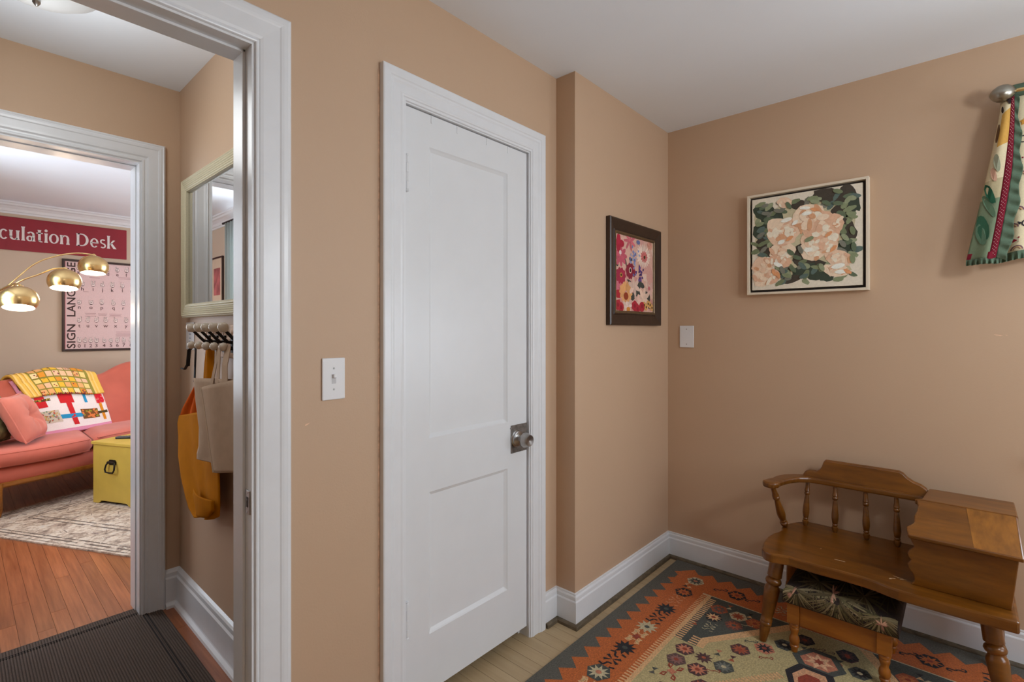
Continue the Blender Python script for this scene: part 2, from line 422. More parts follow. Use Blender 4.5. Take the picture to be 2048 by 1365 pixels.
kn = MB().turned((kx, -.003, kz), (kx, -.074, kz), [(0, .034), (.05, .034), (.10, .030), (.16, .030), (.20, .022), (.30, .013), (.42, .013), (.48, .022), (.55, .0275), (.64, .030), (.84, .0262), (.95, .0240), (1.0, .0220), (1.0, .0205), (.93, .004)], 28).build('door_knob', 'steel', d, smooth=True, angle=35)
kn['label'] = 'brushed steel round door knob'
# closet behind the door
# ---- windows (outside the picture, they light the rooms)
def window(name, axis, u0, u1, z0, z1, w0, w1, inner, sgn, label):
    """frame, sill, sashes and panes in an opening; axis 'x': wall is X = const"""
    r = root(name); struct(r, label)
    def bx(a, b, c, e, f, g):   # a,b along wall; c,e depth; f,g height
        return MB().box(c, e, a, b, f, g) if axis == 'x' else MB().box(a, b, c, e, f, g)
    lo, hi = sorted((w0, w1)); mid = (lo + hi) / 2; t = .045
    for a, b, f, g, n in ((u0, u0 + t, z0, z1, 'frame_side'), (u1 - t, u1, z0, z1, 'frame_side'), (u0 + t, u1 - t, z1 - t, z1, 'frame_head'), (u0 + t, u1 - t, z0, z0 + t, 'frame_sill'), (u0 + t, u1 - t, (z0 + z1) / 2 - .025, (z0 + z1) / 2 + .025, 'meeting_rail')):
        bx(a, b, mid - .025, mid + .025, f, g).build(n, 'trim', r)
    for f, g in ((z0 + t, (z0 + z1) / 2 - .025), ((z0 + z1) / 2 + .025, z1 - t)):
        bx(u0 + t, u1 - t, mid - .002, mid + .002, f, g).build('pane', 'pane', r)
    p0, p1 = sorted((inner, inner + sgn * .02))
    for a, b, f, g, n in ((u0 - .09, u0, z0 - .0, z1 + .09, 'casing'), (u1, u1 + .09, z0, z1 + .09, 'casing'), (u0, u1, z1, z1 + .09, 'casing')):
        bx(a, b, p0, p1, f, g).build(n, 'trim', r, bevel=.004)
    p0, p1 = sorted((inner - sgn * .02, inner + sgn * .05)); bx(u0 - .11, u1 + .11, p0, p1, z0 - .03, z0).build('stool', 'trim', r, bevel=.006)
window('window_1', 'y', .95, 2.15, .85, 2.05, REAR_Y - .12, REAR_Y, REAR_Y, 1, 'white sash window behind the camera')
window('window_2', 'x', -1.40, -.34, .80, 2.04, W2, W2 + .12, W2, -1, 'white sash window under the quilted valance')
window('window_3', 'x', 3.50, 5.00, .75, 2.25, LX - .12, LX, LX, 1, 'white sash window of the living room beside the grey curtain')
window('window_4', 'x', 3.5, 5.3, .7, 2.2, LRX, LRX + .12, LRX, -1, 'white sash window at the far side of the living room')
# ---- paint chips in the walls
chip = plain('bare_plaster', C(214, 180, 150, 1.2), .8, var=.15, vscale=80)
wf = bpy.data.objects['wall_front']; wr = bpy.data.objects['wall_right']
MB().poly([(.640, 1.3395, 1.007), (.650, 1.3395, 1.011), (.657, 1.3395, 1.016), (.650, 1.3395, 1.014), (.643, 1.3395, 1.013)]).build('paint_chip', chip, wf)
MB().poly([(2.6895, -.085, 1.254), (2.6895, -.098, 1.253), (2.6895, -.112, 1.250), (2.6895, -.104, 1.248), (2.6895, -.093, 1.250)]).poly([(2.6895, -.117, 1.253), (2.6895, -.124, 1.252), (2.6895, -.122, 1.250)]).build('paint_chip', chip, wr)
# ================================================================== flat prints as thin laid-on pieces
class Decal:
    def __init__(s, fn, step=.0003): s.fn = fn; s.mb = MB(); s.step = step; s.n = 0
    def add(s, pts, col, layer=None):
        if layer is None: layer = 1
        s.n += 1; e = layer * s.step + (s.n % 40) * 4e-6
        s.mb.poly([s.fn(u, v, e) for u, v in pts], col); return s
def ell(cx, cy, rx, ry, rot=0, n=14, wob=0, seed=0):
    r = random.Random(seed); out = []
    c, s_ = math.cos(rot), math.sin(rot)
    for k in range(n):
        t = 2 * math.pi * k / n; q = 1 + (r.uniform(-wob, wob) if wob else 0)
        x, y = rx * q * math.cos(t), ry * q * math.sin(t)
        out.append((cx + x * c - y * s_, cy + x * s_ + y * c))
    return out
def star(cx, cy, rx, ry, n, inner, rot=0):
    return [(cx + rx * (1 if k % 2 == 0 else inner) * math.cos(rot + math.pi * k / n), cy + ry * (1 if k % 2 == 0 else inner) * math.sin(rot + math.pi * k / n)) for k in range(2 * n)]
def line2(p, q, w_):
    d = Vector((q[0] - p[0], q[1] - p[1])).normalized(); n = Vector((-d.y, d.x)) * w_ / 2
    return [(p[0] + n.x, p[1] + n.y), (q[0] + n.x, q[1] + n.y), (q[0] - n.x, q[1] - n.y), (p[0] - n.x, p[1] - n.y)]
def strokes(dc, pts, w_, col, layer):
    for a, b in zip(pts[:-1], pts[1:]): dc.add(line2(a, b, w_), col, layer)
def textpolys(s, size, bold=0.0):
    cu = bpy.data.curves.new('lettering', 'FONT'); cu.body = s; cu.size = size; cu.offset = bold; cu.resolution_u = 3
    o = bpy.data.objects.new('lettering', cu); COL.objects.link(o)
    dg = bpy.context.evaluated_depsgraph_get(); me = bpy.data.meshes.new_from_object(o.evaluated_get(dg))
    P = [[(me.vertices[i].co.x, me.vertices[i].co.y) for i in p.vertices] for p in me.polygons]
    xs = [x for p in P for x, y in p] or [0]
    bpy.data.objects.remove(o); bpy.data.curves.remove(cu); bpy.data.meshes.remove(me)
    return P, min(xs), max(xs)

# ================================================================== patterned wool rug of the entry room
RX0, RX1, RY0, RY1 = .23, 2.668, -.354, 1.172; RC = .409; RT = .007
rug = root('kilim_rug', ((RX0 + RX1) / 2, RC, 0)); ox, oy = rug.location.x, rug.location.y
tag(rug, 'orange, charcoal and sage patterned wool rug on the beige floorboards', 'rug')
GREY = C(94, 91, 82, .95); ORG = C(190, 100, 44, 1.0); CRM = C(214, 170, 122, 1.05); SAGE = C(184, 168, 120, 1.0); INK = C(34, 30, 34); TEAL = C(74, 77, 70); PINK = C(196, 122, 92); RED = C(150, 62, 40); PALE = C(196, 182, 146); RUST = C(168, 84, 52); PLUM = C(84, 52, 52)
mb = MB().box(RX0 - ox, RX1 - ox, RY0 - oy, RY1 - oy, .0005, RT - .0004, GREY); mb.has = True
mb.build('pile', 'tint_rug', rug)
dc = Decal(lambda u, v, h: (u - ox, v - oy, RT - .0004 + h), .00018)
A = lambda pts, c, l: (dc.add(pts, c, l))
def both(pts, c, l):
    A(pts, c, l); A([(u, 2 * RC - v) for u, v in pts][::-1], c, l)
# orange border with a sawtooth outer edge, drawn as one ring of pieces
def saw(n0, n1, k0, tip, notch, flip):   # returns zigzag points
    out = []; w_ = (n1 - n0) / k0
    for k in range(k0): out += [(n0 + w_ * k, notch), (n0 + w_ * (k + .5), tip)]
    out.append((n1, notch)); return out
ex0, ex1, ey = RX0 + .062, RX1 - .060, RY1 - .044
xs0 = .371; xs1 = .371 + 26 * .0845
top = saw(xs0, xs1, 26, ey, ey - .052, 0)
both(top + [(xs1, .930), (xs0, .930)], ORG, 1)
side = saw(RC - .69, RC + .69, 15, ex1, ex1 - .055, 0)
A([(x, y) for y, x in side] + [(2.403, RC + .69), (2.403, RC - .69)], ORG, 1)
A([(RX0 + (RX1 - x), y) for y, x in side] + [(RX0 + RX1 - 2.403, RC + .69), (RX0 + RX1 - 2.403, RC - .69)], ORG, 1)
# white line, cream band and combs
both([(RX0 + .262, .930), (2.403, .930), (2.403, .888), (RX0 + .262, .888)], CRM, 2)
k = RX0 + .27
while k < 2.395:
    both([(k, .936), (k + .009, .936), (k + .009, .906), (k, .906)], ORG, 3); k += .0165
for xx in (2.403, RX0 + RX1 - 2.403):
    A([(xx - .003, 2 * RC - .93), (xx + .003, 2 * RC - .93), (xx + .003, .93), (xx - .003, .93)], PALE, 3)
# inner field: sage with cream edge and charcoal corner spandrels
A([(RX0 + .265, 2 * RC - .888), (2.400, 2 * RC - .888), (2.400, .888), (RX0 + .265, .888)], SAGE, 2)
XM = (RX0 + RX1) / 2
def sp4(pts, c, l):
    for fx in (0, 1):
        q = [(2 * XM - u if fx else u, v) for u, v in pts]; both(q, c, l)
sp4([(1.985, .888), (2.400, .888), (2.400, .552), (2.267, .646), (2.050, .799), (1.980, .797)], TEAL, 4)
sp4([(2.400, .552), (2.267, .646), (2.050, .799), (1.984, .797), (1.985, .770), (2.035, .768), (2.25, .612), (2.400, .505)], CRM, 3)
k = 1.987
while k < 2.375:
    sp4([(k, .888), (k + .009, .888), (k + .009, .858), (k, .858)], CRM, 5); k += .0165
for q in range(4): sp4([(1.985 + q * .017, .832), (1.994 + q * .017, .832), (1.994 + q * .017, .799), (1.985 + q * .017, .799)], CRM, 5)
# hexagons and stars
def hexa(u, v, c1, c2, c3, s=1.0, l=6):
    A([(u + a * s, v + b * s) for a, b in ((-.033, .016), (0, .036), (.033, .016), (.033, -.016), (0, -.036), (-.033, -.016))], c1, l)
    A(star(u, v, .030 * s, .033 * s, 10, .5, .2), c2, l + 1); A(ell(u, v, .008 * s, .009 * s, 0, 8), c3, l + 2)
def burst(u, v, c1, c3, s=1.0, l=6):
    A(star(u, v, .042 * s, .042 * s, 10, .55, .2), c1, l); A(ell(u, v, .009 * s, .010 * s, 0, 8), c3, l + 1)
def ess(u, v, c, s=1.0, l=6, w_=.0045):
    strokes(dc, [(u + a * s, v + b * s) for a, b in ((-.02, .012), (-.02, .026), (-.006, .026), (-.006, .004), (.006, -.004), (.006, -.026), (.02, -.026), (.02, -.012))], w_, c, l)
def hooks(u, v, c, s=1.0, l=6, w_=.006):
    for a in (-1, 1):
        strokes(dc, [(u + a * .038 * s, v + .030 * s), (u + a * .044 * s, v + .012 * s), (u + a * .022 * s, v + .004 * s), (u + a * .022 * s, v - .01 * s)], w_, c, l)
        strokes(dc, [(u + a * .038 * s, v - .030 * s), (u + a * .044 * s, v - .012 * s)], w_, c, l)
        A([(u, v), (u + a * .020 * s, v + .022 * s), (u + a * .010 * s, v + .030 * s)], c, l); A([(u, v), (u + a * .020 * s, v - .022 * s), (u + a * .010 * s, v - .030 * s)], c, l)
def bow(u, v, c1, c2, l=6):
    A([(u - .022, v + .012), (u, v), (u - .016, v - .012)], c1, l); A([(u, v), (u + .014, v + .014), (u + .022, v - .008)], c2, l)
def tulip(u, v, c1, c2, l=6):
    A(star(u, v, .020, .020, 4, .6, .4), c1, l)
    for a in (-1, 1):
        for b in (-1, 1):
            A([(u + a * .012, v + b * .010), (u + a * .040, v + b * .012), (u + a * .044, v + b * .030), (u + a * .022, v + b * .026)], c2, l); A([(u + a * .022, v + b * .014), (u + a * .036, v + b * .016), (u + a * .034, v + b * .024)], SAGE, l + 1)
row = ['cstar', 'choke', 'bstar', 'hook', 'gstar', 'pale']
seq = [('hexa', 2.491), ('cx', 2.425), ('bhex', 2.349), ('pale', 2.256), ('bstar', 2.157), ('hook', 2.069), ('cstar', 1.971), ('choke', 1.880), ('bstar', 1.783), ('hook', 1.688), ('ghex', 1.590), ('choke', 1.49)]
x = 1.39; q = 0
while x > .40: seq.append((['bstar', 'hook', 'cstar', 'choke', 'ghex', 'pale'][q % 6], x)); x -= .096; q += 1
def border(kind, u, v):
    v = v - .004
    if kind == 'hexa': hexa(u, v, PALE, TEAL, PINK, 1.2)
    elif kind == 'cx': bow(u, v, CRM, RUST); bow(u, v + .02, INK, CRM)
    elif kind == 'bhex': hexa(u, v, INK, ORG, RED, 1.2)
    elif kind == 'pale': hooks(u, v, C(206, 136, 88), 1.05, w_=.006)
    elif kind == 'bstar': burst(u, v, INK, TEAL, 1.15)
    elif kind == 'hook': hooks(u, v, INK, 1.12, w_=.008)
    elif kind == 'cstar': burst(u, v, PALE, TEAL, 1.15)
    elif kind == 'choke': hooks(u, v, CRM, 1.08); tulip(u, v, RED, CRM)
    elif kind == 'ghex': hexa(u, v, TEAL, PALE, PINK, 1.35)
for kd, u in seq: border(kd, u, 1.006); border(kd, u, 2 * RC - 1.006)
for v, kd in ((.877, 'S'), (.806, 'bhex'), (.732, 'S'), (.655, 'x'), (.61, 'gold'), (.52, 'bstar'), (.43, 'hexa'), (.34, 'hook'), (.25, 'bstar'), (.16, 'S'), (.10, 'bhex'), (.02, 'S'), (-.08, 'hook')):
    for u in (2.488, RX0 + RX1 - 2.488):
        if kd == 'S': ess(u, v, INK, 1.0, w_=.006)
        elif kd == 'x': bow(u, v, INK, RUST)
        elif kd == 'gold': hooks(u, v, PALE, .8, w_=.004)
        else: border(kd, u, v)
# motifs of the field and spandrels, mirrored to the other half
fld = [(hexa, 1.933, .821, PLUM, PINK, RED), (hexa, 1.851, .820, C(96, 72, 66), C(140, 96, 88), RED), (hexa, 1.848, .737, PLUM, PINK, RED), (hexa, 1.928, .669, TEAL, C(110, 112, 104), PALE), (hexa, 2.076, .657, PLUM, RUST, RED), (hexa, 2.148, .588, PINK, INK, RED),
       (hexa, 2.232, .818, INK, CRM, RED), (hexa, 2.309, .739, PALE, RUST, RED), (hexa, 2.227, .731, C(110, 70, 62), RUST, TEAL), (hexa, 2.312, .822, RUST, C(96, 84, 78), RUST), (hexa, 2.300, .668, RUST, C(190, 110, 60), RED),
       (hexa, 2.225, .534, TEAL, INK, PALE), (hexa, 2.314, .482, INK, PLUM, RED), (hexa, 1.770, .690, PLUM, RUST, RED)]
for fn, u, v, *c in fld:
    hexa(u, v, *c, 1.08, 7); hexa(u, 2 * RC - v, *c, 1.08, 7)
    if u < 1.9: hexa(2 * XM - u, v, *c, .95, 7); hexa(2 * XM - u, 2 * RC - v, *c, .95, 7)
for vv in (0, 1):
    my = (lambda v: 2 * RC - v) if vv else (lambda v: v)
    burst(1.931, my(.745), PLUM, RUST, .85, 7); tulip(1.775, my(.803), PINK, RED, 7); bow(1.999, my(.713), TEAL, PINK, 7); bow(1.999, my(.660), RUST, PLUM, 7)
    ess(1.880, my(.690), RED, .8, 7, .0035); ess(2.090, my(.566), RED, .8, 7, .0035); ess(2.16, my(.640), TEAL, .8, 7, .004); ess(2.262, my(.69), PALE, .8, 7, .003); hooks(2.150, my(.804), PALE, .75, 7, .003); bow(2.14, my(.86), RUST, PLUM, 7)
    ess(1.70, my(.79), PLUM, .8, 7, .0035); bow(1.735, my(.855), C(96, 92, 84), TEAL, 7); bow(2.36, my(.79), PALE, RUST, 7); bow(2.35, my(.70), CRM, INK, 7); bow(2.245, my(.47), RUST, TEAL, 7); ess(2.285, my(.425), PLUM, .7, 7, .003)
# nested medallion along the middle
def poly6(cx, hw, hl, tip, c, l):
    for s_ in (1,):
        A([(cx - hl - tip, RC), (cx - hl, RC + hw), (cx + hl, RC + hw), (cx + hl + tip, RC), (cx + hl, RC - hw), (cx - hl, RC - hw)], c, l)
poly6(XM, .318, .32, .255, CRM, 6); poly6(XM, .275, .30, .235, TEAL, 7)
for k in range(24):
    t = k / 24; u = 2.020 - .250 * t; v = .515 + .185 * t
    for f in (1, -1): A([(u, RC + f * (v - RC)), (u + .010, RC + f * (v - RC)), (u - .004, RC + f * (v - RC - .030)), (u - .014, RC + f * (v - RC - .030))], CRM, 8)
poly6(XM, .20, .24, .20, SAGE, 9); poly6(XM, .14, .18, .16, RUST, 10)
def ring6(u, v, sc, c, l): A([(u + a * sc, v + b * sc) for a, b in ((-.060, .050), (-.005, .085), (.075, .040), (.075, -.040), (-.005, -.085), (-.060, -.050))], c, l)
ring6(2.195, RC, 1.06, TEAL, 8); ring6(2.195, RC, .74, PINK, 9); A(star(2.197, RC, .052, .052, 7, .5, .3), C(226, 178, 138), 10); A(star(2.197, RC, .022, .022, 6, .5, .3), RED, 11)
hexa(2.304, .332, PLUM, INK, RED, 1.0, 7); hexa(2.225, .284, TEAL, INK, PALE, 1.0, 7)
A([(2.065, RC + .085), (2.14, RC + .055), (2.14, RC - .055), (2.065, RC - .085), (1.98, RC - .05), (1.98, RC + .05)], INK, 8); A([(2.06, RC + .06), (2.12, RC + .035), (2.12, RC - .035), (2.06, RC - .06), (1.98, RC - .03), (1.98, RC + .03)], C(214, 160, 120), 9); A([(2.05, RC + .04), (2.09, RC + .02), (2.09, RC - .02), (2.05, RC - .04), (1.98, RC - .02), (1.98, RC + .02)], RED, 10)
pt = dc.mb.build('woven_pattern', 'tint_rug', rug)

# ================================================================== telephone bench against the right wall
bench = root('telephone_bench', (2.40, .25, 0)); tag(bench, 'brown stained wooden telephone bench with spindle back and slant top desk', 'bench')
bo = Vector((2.40, .25, 0))
def L(*p): return tuple(Vector(p) - bo)
BZ = RT
# seat
out = [(2.158, .54), (2.150, .565), (2.158, .590), (2.182, .607), (2.215, .615), (2.27, .621), (2.33, .622), (2.375, .616), (2.41, .604), (2.44, .598), (2.475, .607), (2.515, .603), (2.555, .590), (2.595, .568), (2.625, .535), (2.63, .50), (2.63, -.126), (2.140, -.126), (2.136, .0), (2.136, .13), (2.138, .165), (2.146, .195), (2.158, .230), (2.165, .270), (2.166, .33), (2.162, .40), (2.166, .46), (2.168, .505)]
mb = MB(); mb.prism([L(x, y, .352) for x, y in out], (0, 0, .038)); mb.build('seat', 'bench_wood', bench, bevel=.007)
LEGP = [(0, .024), (.02, .026), (.24, .027), (.25, .022), (.262, .021), (.275, .027), (.30, .030), (.325, .027), (.335, .022), (.35, .022), (.37, .027), (.40, .029), (.44, .0285), (.60, .0245), (.70, .021), (.735, .020), (.742, .022), (.765, .022), (.772, .019), (.785, .022), (.81, .0215), (.82, .018), (.86, .0195), (.93, .0165), (1, .0135)]
for tp, ft in (((2.235, .560), (2.198, .608)), ((2.555, .560), (2.600, .606)), ((2.235, -.060), (2.198, -.108)), ((2.555, -.060), (2.600, -.106))):
    MB().turned(L(tp[0], tp[1], .356), L(ft[0], ft[1], BZ + .003), LEGP, 20).build('leg', 'bench_wood', bench, smooth=True, angle=50)
SPP = [(0, .006), (.05, .0105), (.09, .0125), (.12, .0125), (.135, .0085), (.15, .0105), (.17, .0105), (.185, .0085), (.20, .0105), (.30, .0135), (.38, .0135), (.60, .0095), (.68, .0075), (.69, .0105), (.72, .0115), (.745, .0105), (.755, .0085), (.77, .0115), (.79, .0105), (.85, .0085), (1, .0075)]
for yb, yt in ((.531, .527), (.417, .421), (.304, .311), (.200, .207)):
    MB().turned(L(2.562, yb, .388), L(2.592, yt, .588), SPP, 14).build('spindle', 'bench_wood', bench, smooth=True, angle=50)
SPA = [(t, r * 1.28) for t, r in SPP]
MB().turned(L(2.492, .596, .388), L(2.385, .620, .592), SPA, 16).build('arm_post', 'bench_wood', bench, smooth=True, angle=50)
# arm and back rail in one sawn piece, crest board above it
armo = [(2.372, .655), (2.358, .630), (2.366, .606), (2.388, .596), (2.415, .596), (2.450, .589), (2.500, .572), (2.540, .548), (2.566, .515), (2.572, .47), (2.572, .09), (2.622, .09), (2.622, .50), (2.615, .545), (2.59, .585), (2.55, .618), (2.50, .638), (2.455, .642), (2.425, .655), (2.395, .664)]
MB().prism([L(x, y, .583) for x, y in armo], (0, 0, .026)).build('armrest_rail', 'bench_wood', bench, bevel=.008)
cr = [(.545, 0), (.545, .008), (.538, .020), (.522, .027), (.495, .028), (.482, .036), (.474, .052), (.468, .074), (.462, .080), (.20, .080), (.186, .074), (.172, .060), (.150, .047), (.128, .040), (.110, .028), (.104, .012), (.104, 0)]
MB().prism([L(2.585 + z * .28, y, .605 + z) for y, z in cr], (.020, 0, .004)).build('crest_rail', 'bench_wood', bench, bevel=.004)
# desk box
fr = [(.137, 0), (.128, .012), (.127, .026), (.133, .040), (.143, .055), (.146, .068), (.139, .078), (.136, .084), (.143, .092), (.146, .105), (.140, .118), (.130, .128), (.128, .135), (.138, .156), (.140, .160), (-.128, .160), (-.112, 0)]
MB().prism([L(2.216, y, .390 + z) for y, z in fr], (.014, 0, 0)).build('desk_front_panel', 'bench_wood', bench, bevel=.0025)
MB().prism([L(2.23, -.114, .390), L(2.60, -.114, .390), L(2.60, -.128, .605), L(2.44, -.128, .600), L(2.23, -.128, .550)], (0, .014, 0)).build('desk_side_panel', 'bench_wood', bench, bevel=.002)
MB().box(*[v for v in (2.596 - bo.x, 2.610 - bo.x, -.118 - bo.y, .13 - bo.y, .390, .607)]).build('desk_back_panel', 'bench_wood', bench, bevel=.002)
lid = [(2.188, .142, .556), (2.215, .148, .564), (2.235, .150, .570), (2.255, .138, .575), (2.275, .131, .580), (2.31, .134, .590), (2.345, .128, .600), (2.385, .126, .610), (2.425, .133, .620), (2.425, -.136, .620), (2.188, -.138, .556)]
MB().prism([L(*p) for p in lid], (-.003, 0, .013)).build('desk_lid', 'bench_wood', bench, bevel=.004)
MB().poly([L(2.1895, -.024, .5708), L(2.1895, -.131, .5708), L(2.418, -.130, .6335), L(2.418, -.006, .6335)][::-1]).build('lid_board', wood('pale_bench_board', C(100, 57, 9), C(156, 98, 30), (5, 30, 30), .32, .03, coat=.2), bench)
tp = [(2.428, .140), (2.445, .118), (2.62, .104), (2.62, -.138), (2.428, -.138)]
MB().prism([L(x, y, .612) for x, y in tp], (0, 0, .022)).build('desk_top_shelf', 'bench_wood', bench, bevel=.004)
scr = plain('bare_wood_scratch', C(226, 190, 150), .6)
for (a, b) in (((2.218, .196), (2.228, .180)), ((2.212, .197), (2.216, .190)), ((2.248, .188), (2.240, .150)), ((2.238, .176), (2.246, .168)), ((2.232, .168), (2.236, .158)), ((2.33, .43), (2.336, .426)), ((2.26, .37), (2.262, .335))):
    MB().poly([L(x, y, .3904) for x, y in line2(a, b, .003)]).build('scratch', scr, bench)

# ================================================================== footstool half under the bench
so = Vector((2.33, .345, 0)); stool = root('footstool', so); tag(stool, 'small pine footstool with dark palm leaf tapestry cushion under the bench', 'footstool')
def S(*p): return tuple(Vector(p) - so)
sx0, sx1, sy0, sy1 = 2.186, 2.474, .188, .516; lw = .042
SLP = [(0, .012), (.04, .016), (.10, .0185), (.14, .0185), (.17, .015), (.20, .017), (.28, .0165), (.38, .0125), (.44, .0125), (.50, .0165), (.62, .0190), (.70, .0175), (.76, .0135), (.79, .0165), (.83, .0165), (.86, .0125), (1, .0110)]
for lx in (sx0, sx1 - lw):
    for ly in (sy0, sy1 - lw):
        MB().box(*[v for v in (lx - so.x, lx + lw - so.x, ly - so.y, ly + lw - so.y, .125, .205)]).turned(S(lx + lw / 2, ly + lw / 2, .126), S(lx + lw / 2, ly + lw / 2, RT + .003), SLP, 16).build('leg', 'stool_wood', stool, smooth=True, angle=35)
for a in (sx0 + .008, sx1 - .026): MB().box(a - so.x, a + .018 - so.x, sy0 + lw - so.y, sy1 - lw - so.y, .122, .204).build('rail', 'stool_wood', stool, bevel=.002)
for a in (sy0 + .008, sy1 - .026): MB().box(sx0 + lw - so.x, sx1 - lw - so.x, a - so.y, a + .018 - so.y, .122, .204).build('rail', 'stool_wood', stool, bevel=.002)
# cushion: domed top, dark ground, palm leaves and lilies printed along its front
cx0, cx1, cy0, cy1 = 2.166, 2.49, .166, .530
def cush(u, v, h=0.0, lay=0.0):
    """u across depth 0..1 (0 front bottom edge), v along Y 0..1; wraps over the front edge"""
    if u < .28:
        t = u / .28; z = .204 + .062 * t; x = cx0 + .012 - .014 * math.sin(math.pi * t * .6) + .006 * t * t
    elif u > .86:
        t = (u - .86) / .14; z = .266 - .062 * t; x = cx1
    else:
        t = (u - .28) / .58; x = cx0 + .006 + (cx1 - cx0 - .006) * t; z = .266 + .020 * math.sin(math.pi * t) ** .6
    vv = min(max(v, 0), 1); e = math.sin(math.pi * vv) ** .18 if 0 < vv < 1 else 0
    z2 = .204 + (z - .204) * (.55 + .45 * e) if z > .204 else z
    y = cy0 + (cy1 - cy0) * v
    return S(x - lay * 1.0, y, z2 + lay * .6)
mb = MB(); mb.grid(lambda u, v: cush(u, v), 26, 30)
for e in (0, 1):
    n0 = [cush(k / 26, e) for k in range(27)]; mb.poly(n0 if e == 0 else n0[::-1])
mb.poly([S(cx0 + .012, cy0, .204), S(cx1, cy0, .204), S(cx1, cy1, .204), S(cx0 + .012, cy1, .204)])
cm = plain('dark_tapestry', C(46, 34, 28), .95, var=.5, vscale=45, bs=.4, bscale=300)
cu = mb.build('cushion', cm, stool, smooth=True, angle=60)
def cdec(u, v, h): return cush(u, v, 0, h)
dc = Decal(cdec, .0006)
LEAF = [C(158, 142, 104), C(132, 122, 84), C(178, 160, 122), C(110, 100, 68), C(146, 128, 92)]
rnd = random.Random(11)
def leafstrip(u0, v0, ang, ln, wd, col, lay):
    n = 6
    for k in range(n):
        t0, t1 = k / n, (k + 1) / n
        def pt(t, s_):
            uu = u0 + ln * 2.3 * t * math.cos(ang) + s_ * wd * 2.3 * math.sin(math.pi * min(t + .08, 1)) * -math.sin(ang); vv = v0 + ln * t * math.sin(ang) + s_ * wd * math.sin(math.pi * min(t + .08, 1)) * math.cos(ang)
            return (min(max(uu, .01), .8), min(max(vv, .01), .99))
        dc.add([pt(t0, -1), pt(t1, -1), pt(t1, 1), pt(t0, 1)], col, lay)
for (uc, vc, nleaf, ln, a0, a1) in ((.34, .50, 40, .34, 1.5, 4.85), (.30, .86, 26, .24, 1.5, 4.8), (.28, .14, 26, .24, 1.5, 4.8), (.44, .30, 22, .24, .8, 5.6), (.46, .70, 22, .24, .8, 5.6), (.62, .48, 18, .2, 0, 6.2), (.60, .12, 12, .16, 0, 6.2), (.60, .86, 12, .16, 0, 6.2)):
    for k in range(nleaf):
        a = a0 + (a1 - a0) * k / (nleaf - 1) + rnd.uniform(-.06, .06)
        c = rnd.choice(LEAF)
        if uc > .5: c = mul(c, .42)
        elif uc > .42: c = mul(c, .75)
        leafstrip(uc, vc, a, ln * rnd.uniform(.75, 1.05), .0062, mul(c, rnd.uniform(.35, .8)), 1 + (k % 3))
for (uc, vc) in ((.22, .90), (.17, .13), (.36, .55)):
    for k in range(11):
        a = rnd.uniform(0, 6.28); leafstrip(uc, vc, a, .055, .006, C(168, 116, 100) if k % 2 else C(206, 160, 132), 5)
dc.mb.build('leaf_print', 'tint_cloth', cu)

# ================================================================== rose painting on the right wall
def panel_yz(x):     # maps (u to the right in the picture, v up) on the right wall, h towards the room
    return lambda u, v, h: (x - h, u, v)
pr = root('rose_painting', (W2, .557, 1.693)); tag(pr, 'square abstract painting of peach roses in a pale floating frame', 'painting')
yc, zc = .557, 1.693
y0, y1, z0, z1 = .306 - yc, .806 - yc, 1.446 - zc, 1.940 - zc
cream_frame = plain('pale_wood_frame', C(214, 200, 178, 1.15), .5, var=.04)
blackgap = plain('frame_shadow_gap', C(52, 46, 42), .7)
t = .011
for a, b, c, e in ((y0, y0 + t, z0, z1), (y1 - t, y1, z0, z1), (y0 + t, y1 - t, z1 - t, z1), (y0 + t, y1 - t, z0, z0 + t)):
    MB().box(-.040, -.001, a, b, c, e).build('frame_bar', cream_frame, pr, bevel=.001)
MB().box(-.012, -.002, y0 + t, y1 - t, z0 + t, z1 - t).build('backing', blackgap, pr)
g = t + .012
cv = MB().box(-.034, -.012, y0 + g, y1 - g, z0 + g, z1 - g, C(226, 216, 196, 1.1)); cv.has = True
cvo = cv.build('canvas', 'tint_matte', pr)
# brush strokes: (u,v) in 0..1 from the upper left of the canvas
def pmap(u, v, h):
    return (-.034 - h, (y1 - g) - u * (y1 - y0 - 2 * g), (z1 - g) - v * (z1 - z0 - 2 * g))
dc = Decal(pmap, .00019); rnd = random.Random(5)
DK = C(76, 68, 58); DK2 = C(66, 76, 62); GR = [C(138, 148, 112), C(122, 132, 98), C(154, 162, 128), C(104, 118, 92), C(130, 130, 116), C(98, 116, 108)]
PE = [C(232, 198, 168, 1.1), C(236, 212, 184, 1.12), C(226, 182, 150, 1.08), C(240, 224, 202, 1.15), C(220, 166, 126, 1.05)]
dark = [(.02, .06), (.12, .08), (.2, .12), (.33, .07), (.42, .15), (.5, .06), (.62, .1), (.72, .03), (.84, .02), (.93, .08), (.95, .2), (.97, .35), (.95, .55), (.93, .7), (.88, .72), (.9, .78), (.94, .88), (.86, .9), (.78, .86), (.7, .93), (.62, .95), (.5, .93), (.4, .95), (.3, .97), (.26, .9), (.34, .82), (.28, .74), (.2, .66), (.12, .6), (.05, .62), (.02, .5), (.03, .35), (.01, .2)]
dc.add([(.01 + u * .96, .03 + v * .93) for u, v in dark], C(206, 196, 160), 1)
